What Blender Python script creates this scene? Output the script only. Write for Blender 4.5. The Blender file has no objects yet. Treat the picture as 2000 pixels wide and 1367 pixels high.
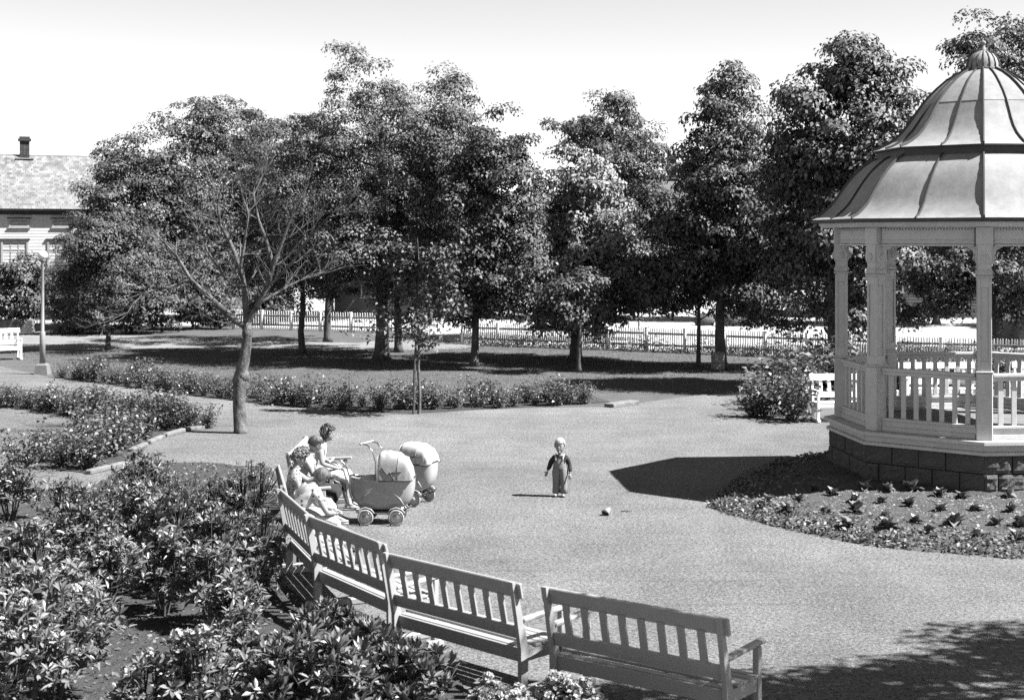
import bpy, bmesh, math, random
import numpy as np
from mathutils import Vector, Matrix

random.seed(7)
RNG = np.random.default_rng(11)
PI = math.pi
SC = bpy.context.scene
COL = SC.collection

# ------------------------------------------------------------------ camera, light, exposure
CAMH, FPX, HOR = 4.1, 2900.0, 465.0
cam_d = bpy.data.cameras.new('camera')
cam = bpy.data.objects.new('camera', cam_d)
COL.objects.link(cam)
cam.location = (0, 0, CAMH)
cam.rotation_euler = (PI / 2, 0, 0)
cam_d.sensor_width = 36.0
cam_d.lens = 36.0 * FPX / 2000.0
cam_d.shift_y = -(683.5 - HOR) / 2000.0
cam_d.clip_start = 0.1
cam_d.clip_end = 3000
cam_d.dof.use_dof = True
cam_d.dof.focus_distance = 25.0
cam_d.dof.aperture_fstop = 3.2
SC.camera = cam

SUN_EL = math.radians(51.5)
SUN_H = Vector((0.980, -0.200))
SUN_H.normalize()
TO_SUN = Vector((SUN_H.x * math.cos(SUN_EL), SUN_H.y * math.cos(SUN_EL), math.sin(SUN_EL)))
world = bpy.data.worlds.new('World')
SC.world = world
world.use_nodes = True
wn = world.node_tree
wn.nodes.clear()
w_out = wn.nodes.new('ShaderNodeOutputWorld')
w_bg = wn.nodes.new('ShaderNodeBackground')
w_sky = wn.nodes.new('ShaderNodeTexSky')
w_sep = wn.nodes.new('ShaderNodeSeparateColor')   # black-and-white film behind a yellow filter
w_r = wn.nodes.new('ShaderNodeMath')
w_g = wn.nodes.new('ShaderNodeMath')
w_r.operation, w_g.operation = 'MULTIPLY', 'MULTIPLY_ADD'
w_r.inputs[1].default_value, w_g.inputs[1].default_value = 0.62, 0.38
w_sky.sky_type = 'NISHITA'
w_sky.sun_disc = False
w_sky.sun_elevation = SUN_EL
w_sky.sun_rotation = math.atan2(SUN_H.x, SUN_H.y)
w_sky.air_density = 1.0
w_sky.dust_density = 0.0
w_sky.ozone_density = 1.0
w_bg.inputs['Strength'].default_value = 0.052
wn.links.new(w_sky.outputs[0], w_sep.inputs[0])
wn.links.new(w_sep.outputs[0], w_r.inputs[0])
wn.links.new(w_sep.outputs[1], w_g.inputs[0])
wn.links.new(w_r.outputs[0], w_g.inputs[2])
wn.links.new(w_g.outputs[0], w_bg.inputs['Color'])
wn.links.new(w_bg.outputs[0], w_out.inputs[0])
sun_d = bpy.data.lights.new('sun', 'SUN')
sun_d.energy = 5.0
sun_d.angle = math.radians(0.5)
sun_d.color = (1, 1, 1)
sun = bpy.data.objects.new('sun', sun_d)
sun.rotation_euler = TO_SUN.to_track_quat('Z', 'Y').to_euler()
sun.location = (20, 0, 40)
COL.objects.link(sun)
SC.view_settings.view_transform = 'Standard'
SC.view_settings.look = 'None'
SC.view_settings.exposure = 2.18
SC.view_settings.gamma = 1.0
SC.view_settings.use_curve_mapping = False
SC.cycles.use_denoising = False      # the grain of the film


def G(px, py, z=0.0):
    """ground (or height z) position seen at a pixel of the photograph, used for survey only"""
    d = FPX * (CAMH - z) / (py - HOR)
    return ((px - 1000.0) / FPX * d, d)


# ------------------------------------------------------------------ materials (all grey: a black-and-white photograph)
FILM = .60


def mat(name, lo, hi=None, scale=8.0, rough=0.7, bump=0.0, bscale=None, detail=6.0, spec=0.3, island=0.0,
        trans=0.0, fine=None, metallic=0.0, coat=0.0, bdist=0.02, stretch=None):
    m = bpy.data.materials.new(name)
    m.use_nodes = True
    nt = m.node_tree
    N, L = nt.nodes, nt.links
    bs = N['Principled BSDF']
    bs.inputs['Roughness'].default_value = rough
    bs.inputs['Specular IOR Level'].default_value = spec
    bs.inputs['Metallic'].default_value = metallic
    hi = lo if hi is None else hi
    lo, hi = lo * FILM, hi * FILM
    tc = N.new('ShaderNodeTexCoord')
    vec = tc.outputs['Object']
    if stretch:
        mp = N.new('ShaderNodeMapping')
        mp.inputs['Scale'].default_value = stretch
        L.new(vec, mp.inputs['Vector'])
        vec = mp.outputs['Vector']
    nz = N.new('ShaderNodeTexNoise')
    nz.inputs['Scale'].default_value = scale
    nz.inputs['Detail'].default_value = detail
    nz.inputs['Roughness'].default_value = 0.6
    L.new(vec, nz.inputs['Vector'])
    mr = N.new('ShaderNodeMapRange')
    mr.inputs['From Min'].default_value = 0.3
    mr.inputs['From Max'].default_value = 0.7
    mr.inputs['To Min'].default_value = lo
    mr.inputs['To Max'].default_value = hi
    L.new(nz.outputs[0], mr.inputs['Value'])
    val = mr.outputs[0]
    if fine:                                   # speckle: (scale, amount)
        n2 = N.new('ShaderNodeTexNoise')
        n2.inputs['Scale'].default_value = fine[0]
        n2.inputs['Detail'].default_value = 3.0
        n2.inputs['Roughness'].default_value = 0.75
        L.new(tc.outputs['Object'], n2.inputs['Vector'])
        m2 = N.new('ShaderNodeMapRange')
        m2.inputs['From Min'].default_value = 0.32
        m2.inputs['From Max'].default_value = 0.68
        m2.inputs['To Min'].default_value = 1.0 - fine[1]
        m2.inputs['To Max'].default_value = 1.0 + fine[1]
        L.new(n2.outputs[0], m2.inputs['Value'])
        mu = N.new('ShaderNodeMath')
        mu.operation = 'MULTIPLY'
        L.new(val, mu.inputs[0])
        L.new(m2.outputs[0], mu.inputs[1])
        val = mu.outputs[0]
    if island:
        ge = N.new('ShaderNodeNewGeometry')
        m3 = N.new('ShaderNodeMapRange')
        m3.inputs['To Min'].default_value = 1.0 - island
        m3.inputs['To Max'].default_value = 1.0 + island
        L.new(ge.outputs['Random Per Island'], m3.inputs['Value'])
        mu = N.new('ShaderNodeMath')
        mu.operation = 'MULTIPLY'
        L.new(val, mu.inputs[0])
        L.new(m3.outputs[0], mu.inputs[1])
        val = mu.outputs[0]
    L.new(val, bs.inputs['Base Color'])
    if bump:
        bn = N.new('ShaderNodeTexNoise')
        bn.inputs['Scale'].default_value = bscale or scale * 3
        bn.inputs['Detail'].default_value = 5.0
        bn.inputs['Roughness'].default_value = 0.7
        L.new(vec, bn.inputs['Vector'])
        bp = N.new('ShaderNodeBump')
        bp.inputs['Strength'].default_value = bump
        bp.inputs['Distance'].default_value = bdist
        L.new(bn.outputs[0], bp.inputs['Height'])
        L.new(bp.outputs[0], bs.inputs['Normal'])
    if coat:
        bs.inputs['Coat Weight'].default_value = coat
        bs.inputs['Coat Roughness'].default_value = 0.12
    if trans:
        tr = N.new('ShaderNodeBsdfTranslucent')
        mx = N.new('ShaderNodeMixShader')
        mx.inputs[0].default_value = trans
        L.new(val, tr.inputs['Color'])
        L.new(bs.outputs[0], mx.inputs[1])
        L.new(tr.outputs[0], mx.inputs[2])
        L.new(mx.outputs[0], N['Material Output'].inputs[0])
    return m


M = dict(
    lawn=mat('lawn', .085, .125, 1.4, .9, .8, 60, fine=(35, .5), spec=.1),
    lawn_b=mat('mown_lawn', .12, .17, 1.0, .9, .6, 60, fine=(35, .4), spec=.1),
    gravel=mat('gravel', .15, .205, .9, .95, 1.0, 30, fine=(24, .6), spec=.1, bdist=.03),
    path=mat('path_gravel', .18, .24, .8, .95, .6, 40, fine=(36, .3), spec=.1),
    street=mat('street', .34, .44, .35, .9, .3, 30, fine=(14, .12), spec=.1),
    soil=mat('soil', .055, .11, 5, .98, 1.0, 28, fine=(55, .5), spec=.1, bdist=.05),
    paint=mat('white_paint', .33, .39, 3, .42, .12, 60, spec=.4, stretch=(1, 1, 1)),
    paint_b=mat('bandstand_paint', .54, .62, 2.2, .5, .15, 40, fine=(9, .07), spec=.35),
    stone=mat('granite', .08, .14, 3.5, .85, .9, 22, fine=(60, .3), spec=.2, bdist=.03),
    mortar=mat('mortar', .06, .09, 9, .95, .4),
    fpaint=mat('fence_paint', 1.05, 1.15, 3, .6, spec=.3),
    zinc=mat('zinc_sheet', .24, .33, 1.2, .85, .3, 3.5, spec=.12, fine=(6, .13), stretch=(1.0, 1.0, .5)),
    seam=mat('dark_seam', .05, .08, 5, .6),
    plank=mat('floor_board', .14, .2, 3, .8, .3, 30, spec=.2),
    bark=mat('bark', .07, .14, 6, .95, 1.0, 16, spec=.1, bdist=.04, stretch=(1, 1, .35)),
    bark_l=mat('pale_bark', .03, .21, 9, .9, 1.0, 14, fine=(25, .4), spec=.15, bdist=.03, stretch=(1, 1, .5)),
    leaf_d=mat('leaf_dark', .08, .125, .7, .55, spec=.22, island=.35, trans=.07),
    leaf_m=mat('leaf_mid', .10, .155, .7, .55, spec=.22, island=.35, trans=.07),
    leaf_l=mat('leaf_light', .22, .32, .7, .55, spec=.22, island=.3, trans=.10),
    rhodo=mat('leathery_leaf', .095, .155, 2.0, .42, spec=.4, island=.3, trans=.06),
    rhodo_l=mat('pale_leathery_leaf', .14, .22, 2.0, .42, spec=.4, island=.3, trans=.08),
    cover=mat('cover_leaf', .11, .2, 3, .5, spec=.3, island=.5, trans=.15),
    bedsoil=mat('bed_soil', .075, .14, 5, .98, 1.0, 28, fine=(40, .55), spec=.1, bdist=.05),
    rose=mat('rose_leaf', .10, .16, 1.0, .45, spec=.45, island=.4, trans=.15),
    petal=mat('petal', .45, .6, 6, .7, spec=.2, island=.12, trans=.25),
    petal_g=mat('pinkish_petal', .3, .42, 6, .7, spec=.2, island=.2, trans=.25),
    stemm=mat('stem', .06, .1, 12, .9),
    house=mat('weatherboard_paint', .52, .6, 1.0, .7, .1, 20, spec=.2),
    house_g=mat('grey_wall', .10, .15, .8, .85, .2, 15),
    house_d=mat('dark_boards', .09, .13, 1.2, .85, .3, 15),
    tile=mat('roof_tile', .17, .22, 1.3, .8, .3, 14, spec=.2, island=.45),
    brick=mat('chimney_brick', .045, .085, 6, .9, .6, 20, island=.3),
    pane=mat('window_glass', .02, .04, 2, .25, spec=.25),
    trimd=mat('dark_trim', .03, .05, 3, .7),
    lampm=mat('grey_iron', .22, .30, 5, .55, spec=.4),
    globe=mat('opal_glass', .78, .84, 3, .25, spec=.5),
    conc=mat('concrete', .15, .21, 5, .9, .5, 30),
    kerb=mat('kerb_stone', .13, .24, 5, .85, .4, 25),
    dirtl=mat('litter', .10, .2, 4, .9, island=.6),
    skin=mat('skin', .26, .31, 6, .5, spec=.35),
    eye=mat('eye', .02, .02),
    lip=mat('lip', .16, .2),
    hair_d=mat('dark_hair', .022, .05, 14, .4, .8, 26, spec=.5),
    hair_b=mat('brown_hair', .05, .10, 14, .42, .8, 26, spec=.5),
    hair_f=mat('fair_hair', .09, .17, 14, .45, .8, 30, spec=.5),
    hair_s=mat('striped_fair_hair', .015, .10, 30, .45, .4, 40, spec=.5, stretch=(1, 1, .15)),
    hair_w=mat('white_blond_hair', .36, .46, 14, .5, .6, 30, spec=.4),
    cloth_w=mat('white_cloth', .45, .52, 9, .85, .4, 14, bdist=.012),
    cloth_g=mat('grey_cloth', .13, .17, 9, .85, .4, 14, bdist=.012),
    cloth_d=mat('dark_cloth', .018, .03, 9, .85, .4, 14, bdist=.012),
    cloth_m=mat('mid_cloth', .12, .17, 9, .85, .4, 14, bdist=.012),
    shoe=mat('shoe_leather', .34, .4, 9, .5),
    pram_g=mat('pram_grey', .36, .40, 2, .28, spec=.5, coat=.4),
    pram_w=mat('pram_white', .40, .45, 2, .28, spec=.5, coat=.4),
    hood_g=mat('hood_grey', .30, .35, 7, .5, .5, 9, bdist=.012),
    hood_w=mat('hood_white', .42, .48, 7, .5, .4, 9, bdist=.012),
    chrome=mat('chrome', .55, .6, 4, .2, metallic=1.0),
    black=mat('black_rubber', .02, .03, 5, .6),
    tyre=mat('pale_rubber', .36, .42, 5, .6),
    bucket=mat('bucket_tin', .2, .24, 5, .5),
    bucket_d=mat('bucket_inside', .12, .15, 5, .7),
    hoopm=mat('barrel_iron', .20, .28, 4, .6),
)


def dotted(name, base, dot, scale, thr):
    m = mat(name, base, base * 1.05, 9, .85, .4, 14, bdist=.012)
    nt = m.node_tree
    N, L = nt.nodes, nt.links
    bs = N['Principled BSDF']
    tc = N.new('ShaderNodeTexCoord')
    vo = N.new('ShaderNodeTexVoronoi')
    vo.inputs['Scale'].default_value = scale
    vo.inputs['Randomness'].default_value = .35
    L.new(tc.outputs['Object'], vo.inputs['Vector'])
    lt = N.new('ShaderNodeMath')
    lt.operation = 'LESS_THAN'
    lt.inputs[1].default_value = thr
    L.new(vo.outputs['Distance'], lt.inputs[0])
    mx = N.new('ShaderNodeMix')
    mx.inputs['A'].default_value = base * FILM
    mx.inputs['B'].default_value = dot * FILM
    L.new(lt.outputs[0], mx.inputs['Factor'])
    L.new(mx.outputs[0], bs.inputs['Base Color'])
    return m


def checked(name, a, b, scale):
    m = mat(name, a, a * 1.05, 9, .85, .4, 14, bdist=.01)
    nt = m.node_tree
    N, L = nt.nodes, nt.links
    tc = N.new('ShaderNodeTexCoord')
    acc = None
    for ax in ('X', 'Z'):
        wv = N.new('ShaderNodeTexWave')
        wv.bands_direction = ax
        wv.inputs['Scale'].default_value = scale
        wv.inputs['Distortion'].default_value = .3
        L.new(tc.outputs['Object'], wv.inputs['Vector'])
        if acc is None:
            acc = wv.outputs[1]
        else:
            ad = N.new('ShaderNodeMath')
            ad.operation = 'MULTIPLY'
            L.new(acc, ad.inputs[0])
            L.new(wv.outputs[1], ad.inputs[1])
            acc = ad.outputs[0]
    mx = N.new('ShaderNodeMix')
    mx.inputs['A'].default_value = b * FILM
    mx.inputs['B'].default_value = a * FILM
    mr = N.new('ShaderNodeMapRange')
    mr.inputs['From Min'].default_value = .1
    mr.inputs['From Max'].default_value = .35
    L.new(acc, mr.inputs['Value'])
    L.new(mr.outputs[0], mx.inputs['Factor'])
    L.new(mx.outputs[0], N['Principled BSDF'].inputs['Base Color'])
    return m


M['cloth_dot'] = dotted('dotted_cloth', .46, .06, 16, .28)
M['cloth_floral'] = dotted('floral_cloth', .34, .12, 24, .36)
M['cloth_print'] = dotted('printed_cloth', .46, .2, 30, .34)
M['cloth_check'] = checked('checked_cloth', .34, .15, 16)


def tracks(m):
    nt = m.node_tree
    N, L = nt.nodes, nt.links
    bs = N['Principled BSDF']
    tc = N.new('ShaderNodeTexCoord')
    src = bs.inputs['Base Color'].links[0].from_socket
    big = N.new('ShaderNodeTexNoise')
    big.inputs['Scale'].default_value = .22
    big.inputs['Detail'].default_value = 4
    L.new(tc.outputs['Object'], big.inputs['Vector'])
    mp = N.new('ShaderNodeMapping')
    mp.inputs['Rotation'].default_value = (0, 0, .6)
    mp.inputs['Scale'].default_value = (.10, 1.6, 1)
    L.new(tc.outputs['Object'], mp.inputs['Vector'])
    lines = N.new('ShaderNodeTexNoise')
    lines.inputs['Scale'].default_value = 3.2
    lines.inputs['Detail'].default_value = 3
    lines.inputs['Distortion'].default_value = .6
    L.new(mp.outputs[0], lines.inputs['Vector'])
    a = N.new('ShaderNodeMapRange')
    a.inputs['From Min'].default_value, a.inputs['From Max'].default_value = .35, .65
    a.inputs['To Min'].default_value, a.inputs['To Max'].default_value = .86, 1.12
    L.new(big.outputs[0], a.inputs['Value'])
    b_ = N.new('ShaderNodeMapRange')
    b_.inputs['From Min'].default_value, b_.inputs['From Max'].default_value = .30, .44
    b_.inputs['To Min'].default_value, b_.inputs['To Max'].default_value = .86, 1.0
    L.new(lines.outputs[0], b_.inputs['Value'])
    m1 = N.new('ShaderNodeMath'); m1.operation = 'MULTIPLY'
    m2 = N.new('ShaderNodeMath'); m2.operation = 'MULTIPLY'
    L.new(a.outputs[0], m1.inputs[0]); L.new(b_.outputs[0], m1.inputs[1])
    L.new(src, m2.inputs[0]); L.new(m1.outputs[0], m2.inputs[1])
    L.new(m2.outputs[0], bs.inputs['Base Color'])


tracks(M['gravel'])


# ------------------------------------------------------------------ mesh helpers
class MB:
    def __init__(self):
        self.v, self.f, self.m = [], [], []

    def add(self, vs, fs, mi=0):
        o = len(self.v)
        self.v.extend([tuple(p) for p in vs])
        for f in fs:
            self.f.append(tuple(i + o for i in f))
            self.m.append(mi)

    def box(self, c, s, mx=None, ch=0.0, mi=0):
        hx, hy, hz = s[0] / 2, s[1] / 2, s[2] / 2
        if ch <= 0:
            vs = [Vector((x * hx, y * hy, z * hz)) for x in (-1, 1) for y in (-1, 1) for z in (-1, 1)]
            fs = [(0, 1, 3, 2), (4, 6, 7, 5), (0, 4, 5, 1), (2, 3, 7, 6), (0, 2, 6, 4), (1, 5, 7, 3)]
        else:
            ch = min(ch, hx * .9, hy * .9, hz * .9)
            vs, ix = [], {}
            for x in (-1, 1):
                for y in (-1, 1):
                    for z in (-1, 1):
                        ix[x, y, z, 0] = len(vs); vs.append(Vector((x * hx, y * (hy - ch), z * (hz - ch))))
                        ix[x, y, z, 1] = len(vs); vs.append(Vector((x * (hx - ch), y * hy, z * (hz - ch))))
                        ix[x, y, z, 2] = len(vs); vs.append(Vector((x * (hx - ch), y * (hy - ch), z * hz)))
            fs = []
            q = ((-1, -1), (1, -1), (1, 1), (-1, 1))
            for s_ in (-1, 1):
                fs.append(tuple(ix[s_, a, b, 0] for a, b in q))
                fs.append(tuple(ix[a, s_, b, 1] for a, b in q))
                fs.append(tuple(ix[a, b, s_, 2] for a, b in q))
            for a in (-1, 1):
                for b in (-1, 1):
                    fs.append((ix[a, b, -1, 0], ix[a, b, 1, 0], ix[a, b, 1, 1], ix[a, b, -1, 1]))
                    fs.append((ix[a, -1, b, 0], ix[a, 1, b, 0], ix[a, 1, b, 2], ix[a, -1, b, 2]))
                    fs.append((ix[-1, a, b, 1], ix[1, a, b, 1], ix[1, a, b, 2], ix[-1, a, b, 2]))
            for x in (-1, 1):
                for y in (-1, 1):
                    for z in (-1, 1):
                        fs.append((ix[x, y, z, 0], ix[x, y, z, 1], ix[x, y, z, 2]))
            ff = []
            for f in fs:
                n = (vs[f[1]] - vs[f[0]]).cross(vs[f[2]] - vs[f[0]])
                cc = sum((vs[i] for i in f), Vector()) / len(f)
                ff.append(f if n.dot(cc) > 0 else tuple(reversed(f)))
            fs = ff
        if mx is not None:
            vs = [mx @ p for p in vs]
        c = Vector(c)
        self.add([p + c for p in vs], fs, mi)

    def bar(self, a, b, w, h, up=(0, 0, 1), ch=0.004, mi=0):
        """board from a to b, w across, h along 'up'"""
        a, b = Vector(a), Vector(b)
        d = b - a
        L = d.length
        x = d / L
        z = Vector(up) - x * Vector(up).dot(x)
        z.normalize()
        y = z.cross(x)
        R = Matrix((x, y, z)).transposed()
        self.box((a + b) / 2, (L, w, h), R, ch, mi)

    def tube(self, pts, rads, n=8, cap=True, mi=0):
        pts = [Vector(p) for p in pts]
        if not hasattr(rads, '__len__'):
            rads = [rads] * len(pts)
        o = len(self.v)
        ref = None
        for i, p in enumerate(pts):
            t = (pts[min(i + 1, len(pts) - 1)] - pts[max(i - 1, 0)])
            if t.length < 1e-9:
                t = Vector((0, 0, 1))
            t.normalize()
            if ref is None:
                ref = Vector((1, 0, 0)) if abs(t.x) < .9 else Vector((0, 1, 0))
            u = (ref - t * ref.dot(t)).normalized()
            ref = u
            w = t.cross(u)
            for k in range(n):
                a = 2 * PI * k / n
                self.v.append(tuple(p + (u * math.cos(a) + w * math.sin(a)) * rads[i]))
        for i in range(len(pts) - 1):
            for k in range(n):
                a, b = o + i * n + k, o + i * n + (k + 1) % n
                self.f.append((a, b, b + n, a + n)); self.m.append(mi)
        if cap:
            self.f.append(tuple(o + k for k in reversed(range(n)))); self.m.append(mi)
            e = o + (len(pts) - 1) * n
            self.f.append(tuple(e + k for k in range(n))); self.m.append(mi)

    def lathe(self, prof, n=16, c=(0, 0, 0), mx=None, mi=0, phase=0.0):
        o = len(self.v)
        c = Vector(c)
        for r, z in prof:
            for k in range(n):
                a = 2 * PI * k / n + phase
                p = Vector((r * math.cos(a), r * math.sin(a), z))
                if mx is not None:
                    p = mx @ p
                self.v.append(tuple(p + c))
        for i in range(len(prof) - 1):
            for k in range(n):
                a, b = o + i * n + k, o + i * n + (k + 1) % n
                self.f.append((a, b, b + n, a + n)); self.m.append(mi)
        self.f.append(tuple(o + k for k in reversed(range(n)))); self.m.append(mi)
        e = o + (len(prof) - 1) * n
        self.f.append(tuple(e + k for k in range(n))); self.m.append(mi)

    def sphere(self, c, r, n=12, mi=0, mx=None):
        rr = r if hasattr(r, '__len__') else (r, r, r)
        c = Vector(c)
        o = len(self.v)
        m = n // 2
        for i in range(m + 1):
            th = PI * i / m
            for k in range(n):
                a = 2 * PI * k / n
                p = Vector((rr[0] * math.sin(th) * math.cos(a), rr[1] * math.sin(th) * math.sin(a), rr[2] * math.cos(th)))
                if mx is not None:
                    p = mx @ p
                self.v.append(tuple(p + c))
        for i in range(m):
            for k in range(n):
                a, b = o + i * n + k, o + i * n + (k + 1) % n
                self.f.append((a, a + n, b + n, b)); self.m.append(mi)

    def prism(self, poly, z0, z1, mi=0):
        n = len(poly)
        vs = [(x, y, z0) for x, y in poly] + [(x, y, z1) for x, y in poly]
        fs = [tuple(reversed(range(n))), tuple(range(n, 2 * n))]
        fs += [(k, (k + 1) % n, n + (k + 1) % n, n + k) for k in range(n)]
        self.add(vs, fs, mi)

    def mesh(self, name, mats, smooth=False):
        me = bpy.data.meshes.new(name)
        me.from_pydata(self.v, [], self.f)
        for m in (mats if isinstance(mats, (list, tuple)) else [mats]):
            me.materials.append(m)
        if len(me.materials) > 1:
            me.polygons.foreach_set('material_index', self.m)
        if smooth:
            me.polygons.foreach_set('use_smooth', [True] * len(me.polygons))
        me.update()
        return me


def poly_mesh(name, verts, faces, mats, smooth=False):
    """numpy mesh: verts (N,3), faces (M,k)"""
    verts = np.asarray(verts, dtype=np.float32)
    faces = np.asarray(faces, dtype=np.int32)
    me = bpy.data.meshes.new(name)
    k = faces.shape[1]
    me.vertices.add(len(verts))
    me.vertices.foreach_set('co', verts.ravel())
    me.loops.add(faces.size)
    me.loops.foreach_set('vertex_index', faces.ravel())
    me.polygons.add(len(faces))
    me.polygons.foreach_set('loop_start', np.arange(0, faces.size, k, dtype=np.int32))
    me.polygons.foreach_set('loop_total', np.full(len(faces), k, dtype=np.int32))
    me.materials.append(mats)
    if smooth:
        me.polygons.foreach_set('use_smooth', np.ones(len(faces), dtype=bool))
    me.update(calc_edges=True)
    return me


def obj(name, me, parent=None, loc=(0, 0, 0), rot=(0, 0, 0), label=None, cat=None, group=None, kind=None):
    o = bpy.data.objects.new(name, me)
    COL.objects.link(o)
    if parent is not None:
        o.parent = parent
    o.location = loc
    o.rotation_euler = rot
    if label: o['label'] = label
    if cat: o['category'] = cat
    if group: o['group'] = group
    if kind: o['kind'] = kind
    return o


def thing(name, label, cat, loc=(0, 0, 0), rz=0.0, group=None):
    return obj(name, None, None, loc, (0, 0, rz), label, cat, group)


def copy_tree(o, parent=None, **kw):
    c = o.copy()
    COL.objects.link(c)
    if parent is not None:
        c.parent = parent
    for k, v in kw.items():
        c[k] = v
    for ch in o.children:
        copy_tree(ch, c)
    return c


def unit(a):
    return a / np.maximum(np.linalg.norm(a, axis=1, keepdims=True), 1e-9)


def leaves(P, Nn, Dd, L, W, fold=.12, droop=.15):
    """rhombic folded leaves: one quad each"""
    n = len(P)
    L = np.broadcast_to(L, (n,))[:, None]
    W = np.broadcast_to(W, (n,))[:, None]
    Nn = unit(Nn)
    Dd = unit(Dd - Nn * (Dd * Nn).sum(1, keepdims=True))
    S = np.cross(Nn, Dd)
    v = np.stack([P, P + Dd * L * .48 + S * W * .5 + Nn * W * fold, P + Dd * L - Nn * L * droop,
                  P + Dd * L * .48 - S * W * .5 + Nn * W * fold], 1)
    return v.reshape(-1, 3), np.arange(n * 4).reshape(-1, 4)


def in_poly(pts, poly):
    x, y = pts[:, 0], pts[:, 1]
    ins = np.zeros(len(pts), bool)
    n = len(poly)
    for i in range(n):
        x1, y1 = poly[i]
        x2, y2 = poly[(i + 1) % n]
        c = ((y1 > y) != (y2 > y)) & (x < (x2 - x1) * (y - y1) / ((y2 - y1) or 1e-9) + x1)
        ins ^= c
    return ins


def rough_outline(poly, step=.35, j=.05):
    out = []
    n = len(poly)
    for i in range(n):
        a, b = Vector(poly[i]), Vector(poly[(i + 1) % n])
        k = max(1, int(min((b - a).length / step, 120)))
        for t in range(k):
            p = a.lerp(b, t / k)
            out.append((p.x + random.uniform(-j, j), p.y + random.uniform(-j, j)))
    return out


def sheet(name, poly, z, m, j=.05, step=.35, kind='structure'):
    pl = rough_outline(poly, step, j)
    me = bpy.data.meshes.new(name)
    me.from_pydata([(x, y, z) for x, y in pl], [], [tuple(range(len(pl)))])
    me.materials.append(m)
    if me.polygons[0].normal.z < 0:
        me.flip_normals()
    return obj(name, me, kind=kind)


# ------------------------------------------------------------------ the ground
sheet('ground', [(-400, -30), (400, -30), (400, 900), (-400, 900)], 0.0, M['lawn'], 0, 400)
GRAVEL = [G(-260, 706), G(0, 716), G(100, 738), G(250, 757), G(400, 777), G(560, 795), G(700, 806), G(810, 809), G(900, 803),
          G(1000, 798), G(1190, 795), G(1330, 776), G(1400, 769), G(1480, 764), G(1560, 752), G(1800, 746), (34, 40), (34, 3),
          (-14, 3), (-24, 30)]
sheet('gravel_yard', GRAVEL, .006, M['gravel'], .04)
FAR_PATH = [G(-300, 636), G(60, 640), G(200, 651), G(430, 664), G(700, 670), G(830, 655), G(900, 641), G(975, 668), G(900, 682), G(700, 686),
            G(400, 681), G(100, 683), G(-300, 694)]
sheet('far_path', FAR_PATH, .006, M['path'], .05)
FENCE_R = [(-1.9, 57.4), (4.9, 54.0), (12.7, 49.2), (22.0, 44.6)]
FENCE_L = [(-12.6, 67.2), (-4.25, 63.6)]
sheet('street', [(-70, 78), (-13, 69), (-4, 65), (-2.2, 58.4), (4.9, 54.6), (12.7, 49.8), (22.4, 45.2), (70, 30), (200, 60), (200, 300),
                 (-200, 300)], .010, M['street'], 0, 50)
LAWN_L = [G(-500, 800), G(0, 792), G(90, 800), G(190, 822), G(150, 850), G(118, 900), G(112, 930), G(-500, 985)]
sheet('left_lawn', LAWN_L, .012, M['lawn_b'], .06)
ROSE_B = [G(100, 726), G(250, 740), G(400, 757), G(560, 774), G(700, 783), G(810, 778), G(1000, 772), G(1150, 770), G(1190, 786), G(1000, 796),
          G(900, 801), G(810, 807), G(700, 804), G(560, 794), G(400, 776), G(250, 756), G(105, 737)]
sheet('rose_bed_soil', ROSE_B, .011, M['soil'], .05)
ROSE_F = [G(-60, 748), G(100, 768), G(250, 790), G(400, 812), G(398, 838), G(330, 850), G(262, 876), G(240, 912), G(175, 925), G(115, 918),
          G(118, 885), G(160, 840), G(120, 808), G(0, 792), G(-60, 790)]
sheet('front_rose_bed_soil', ROSE_F, .018, M['soil'], .05)
BED = [G(-40, 965), G(90, 958), G(190, 948), G(260, 905), G(400, 905), G(530, 915), G(552, 1000), G(550, 1140), G(610, 1205), G(730, 1252),
       G(880, 1318), G(960, 1400), (0.6, 10.6), (0.9, 8.0), (-8, 6.0)]
sheet('shrub_bed_soil', BED, .018, M['soil'], .06)


# mound of the bandstand's flower bed
PC = Vector((7.80, 24.57))
BEDP = [(2.95, 22.55), (3.6, 21.25), (4.7, 19.75), (6.4, 18.95), (8.6, 18.6), (11.2, 19.1), (13.0, 21.0), (13.4, 24.0), (12.2, 27.6), (9.4, 29.0),
        (6.4, 28.0), (4.6, 26.5), (3.6, 24.6)]


def bed_edge(a):
    """distance from PC to the bed's outline in direction a"""
    d = Vector((math.cos(a), math.sin(a)))
    best = 4.0
    n = len(BEDP)
    for i in range(n):
        p, q = Vector(BEDP[i]) - PC, Vector(BEDP[(i + 1) % n]) - PC
        e = q - p
        den = d.x * (-e.y) + d.y * e.x
        if abs(den) < 1e-9:
            continue
        t = (p.x * (-e.y) + p.y * e.x) / den
        s = (d.x * p.y - d.y * p.x) / den
        if t > 0 and -1e-6 <= s <= 1 + 1e-6:
            best = t
    return best


def bed_z(x, y):
    v = Vector((x, y)) - PC
    r = v.length
    e = bed_edge(math.atan2(v.y, v.x))
    t = max(0.0, min(1.0, (e - r) / max(e - 2.2, .1)))
    return .015 + .05 * min(1, t * 8) + .26 * t ** .8


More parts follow.
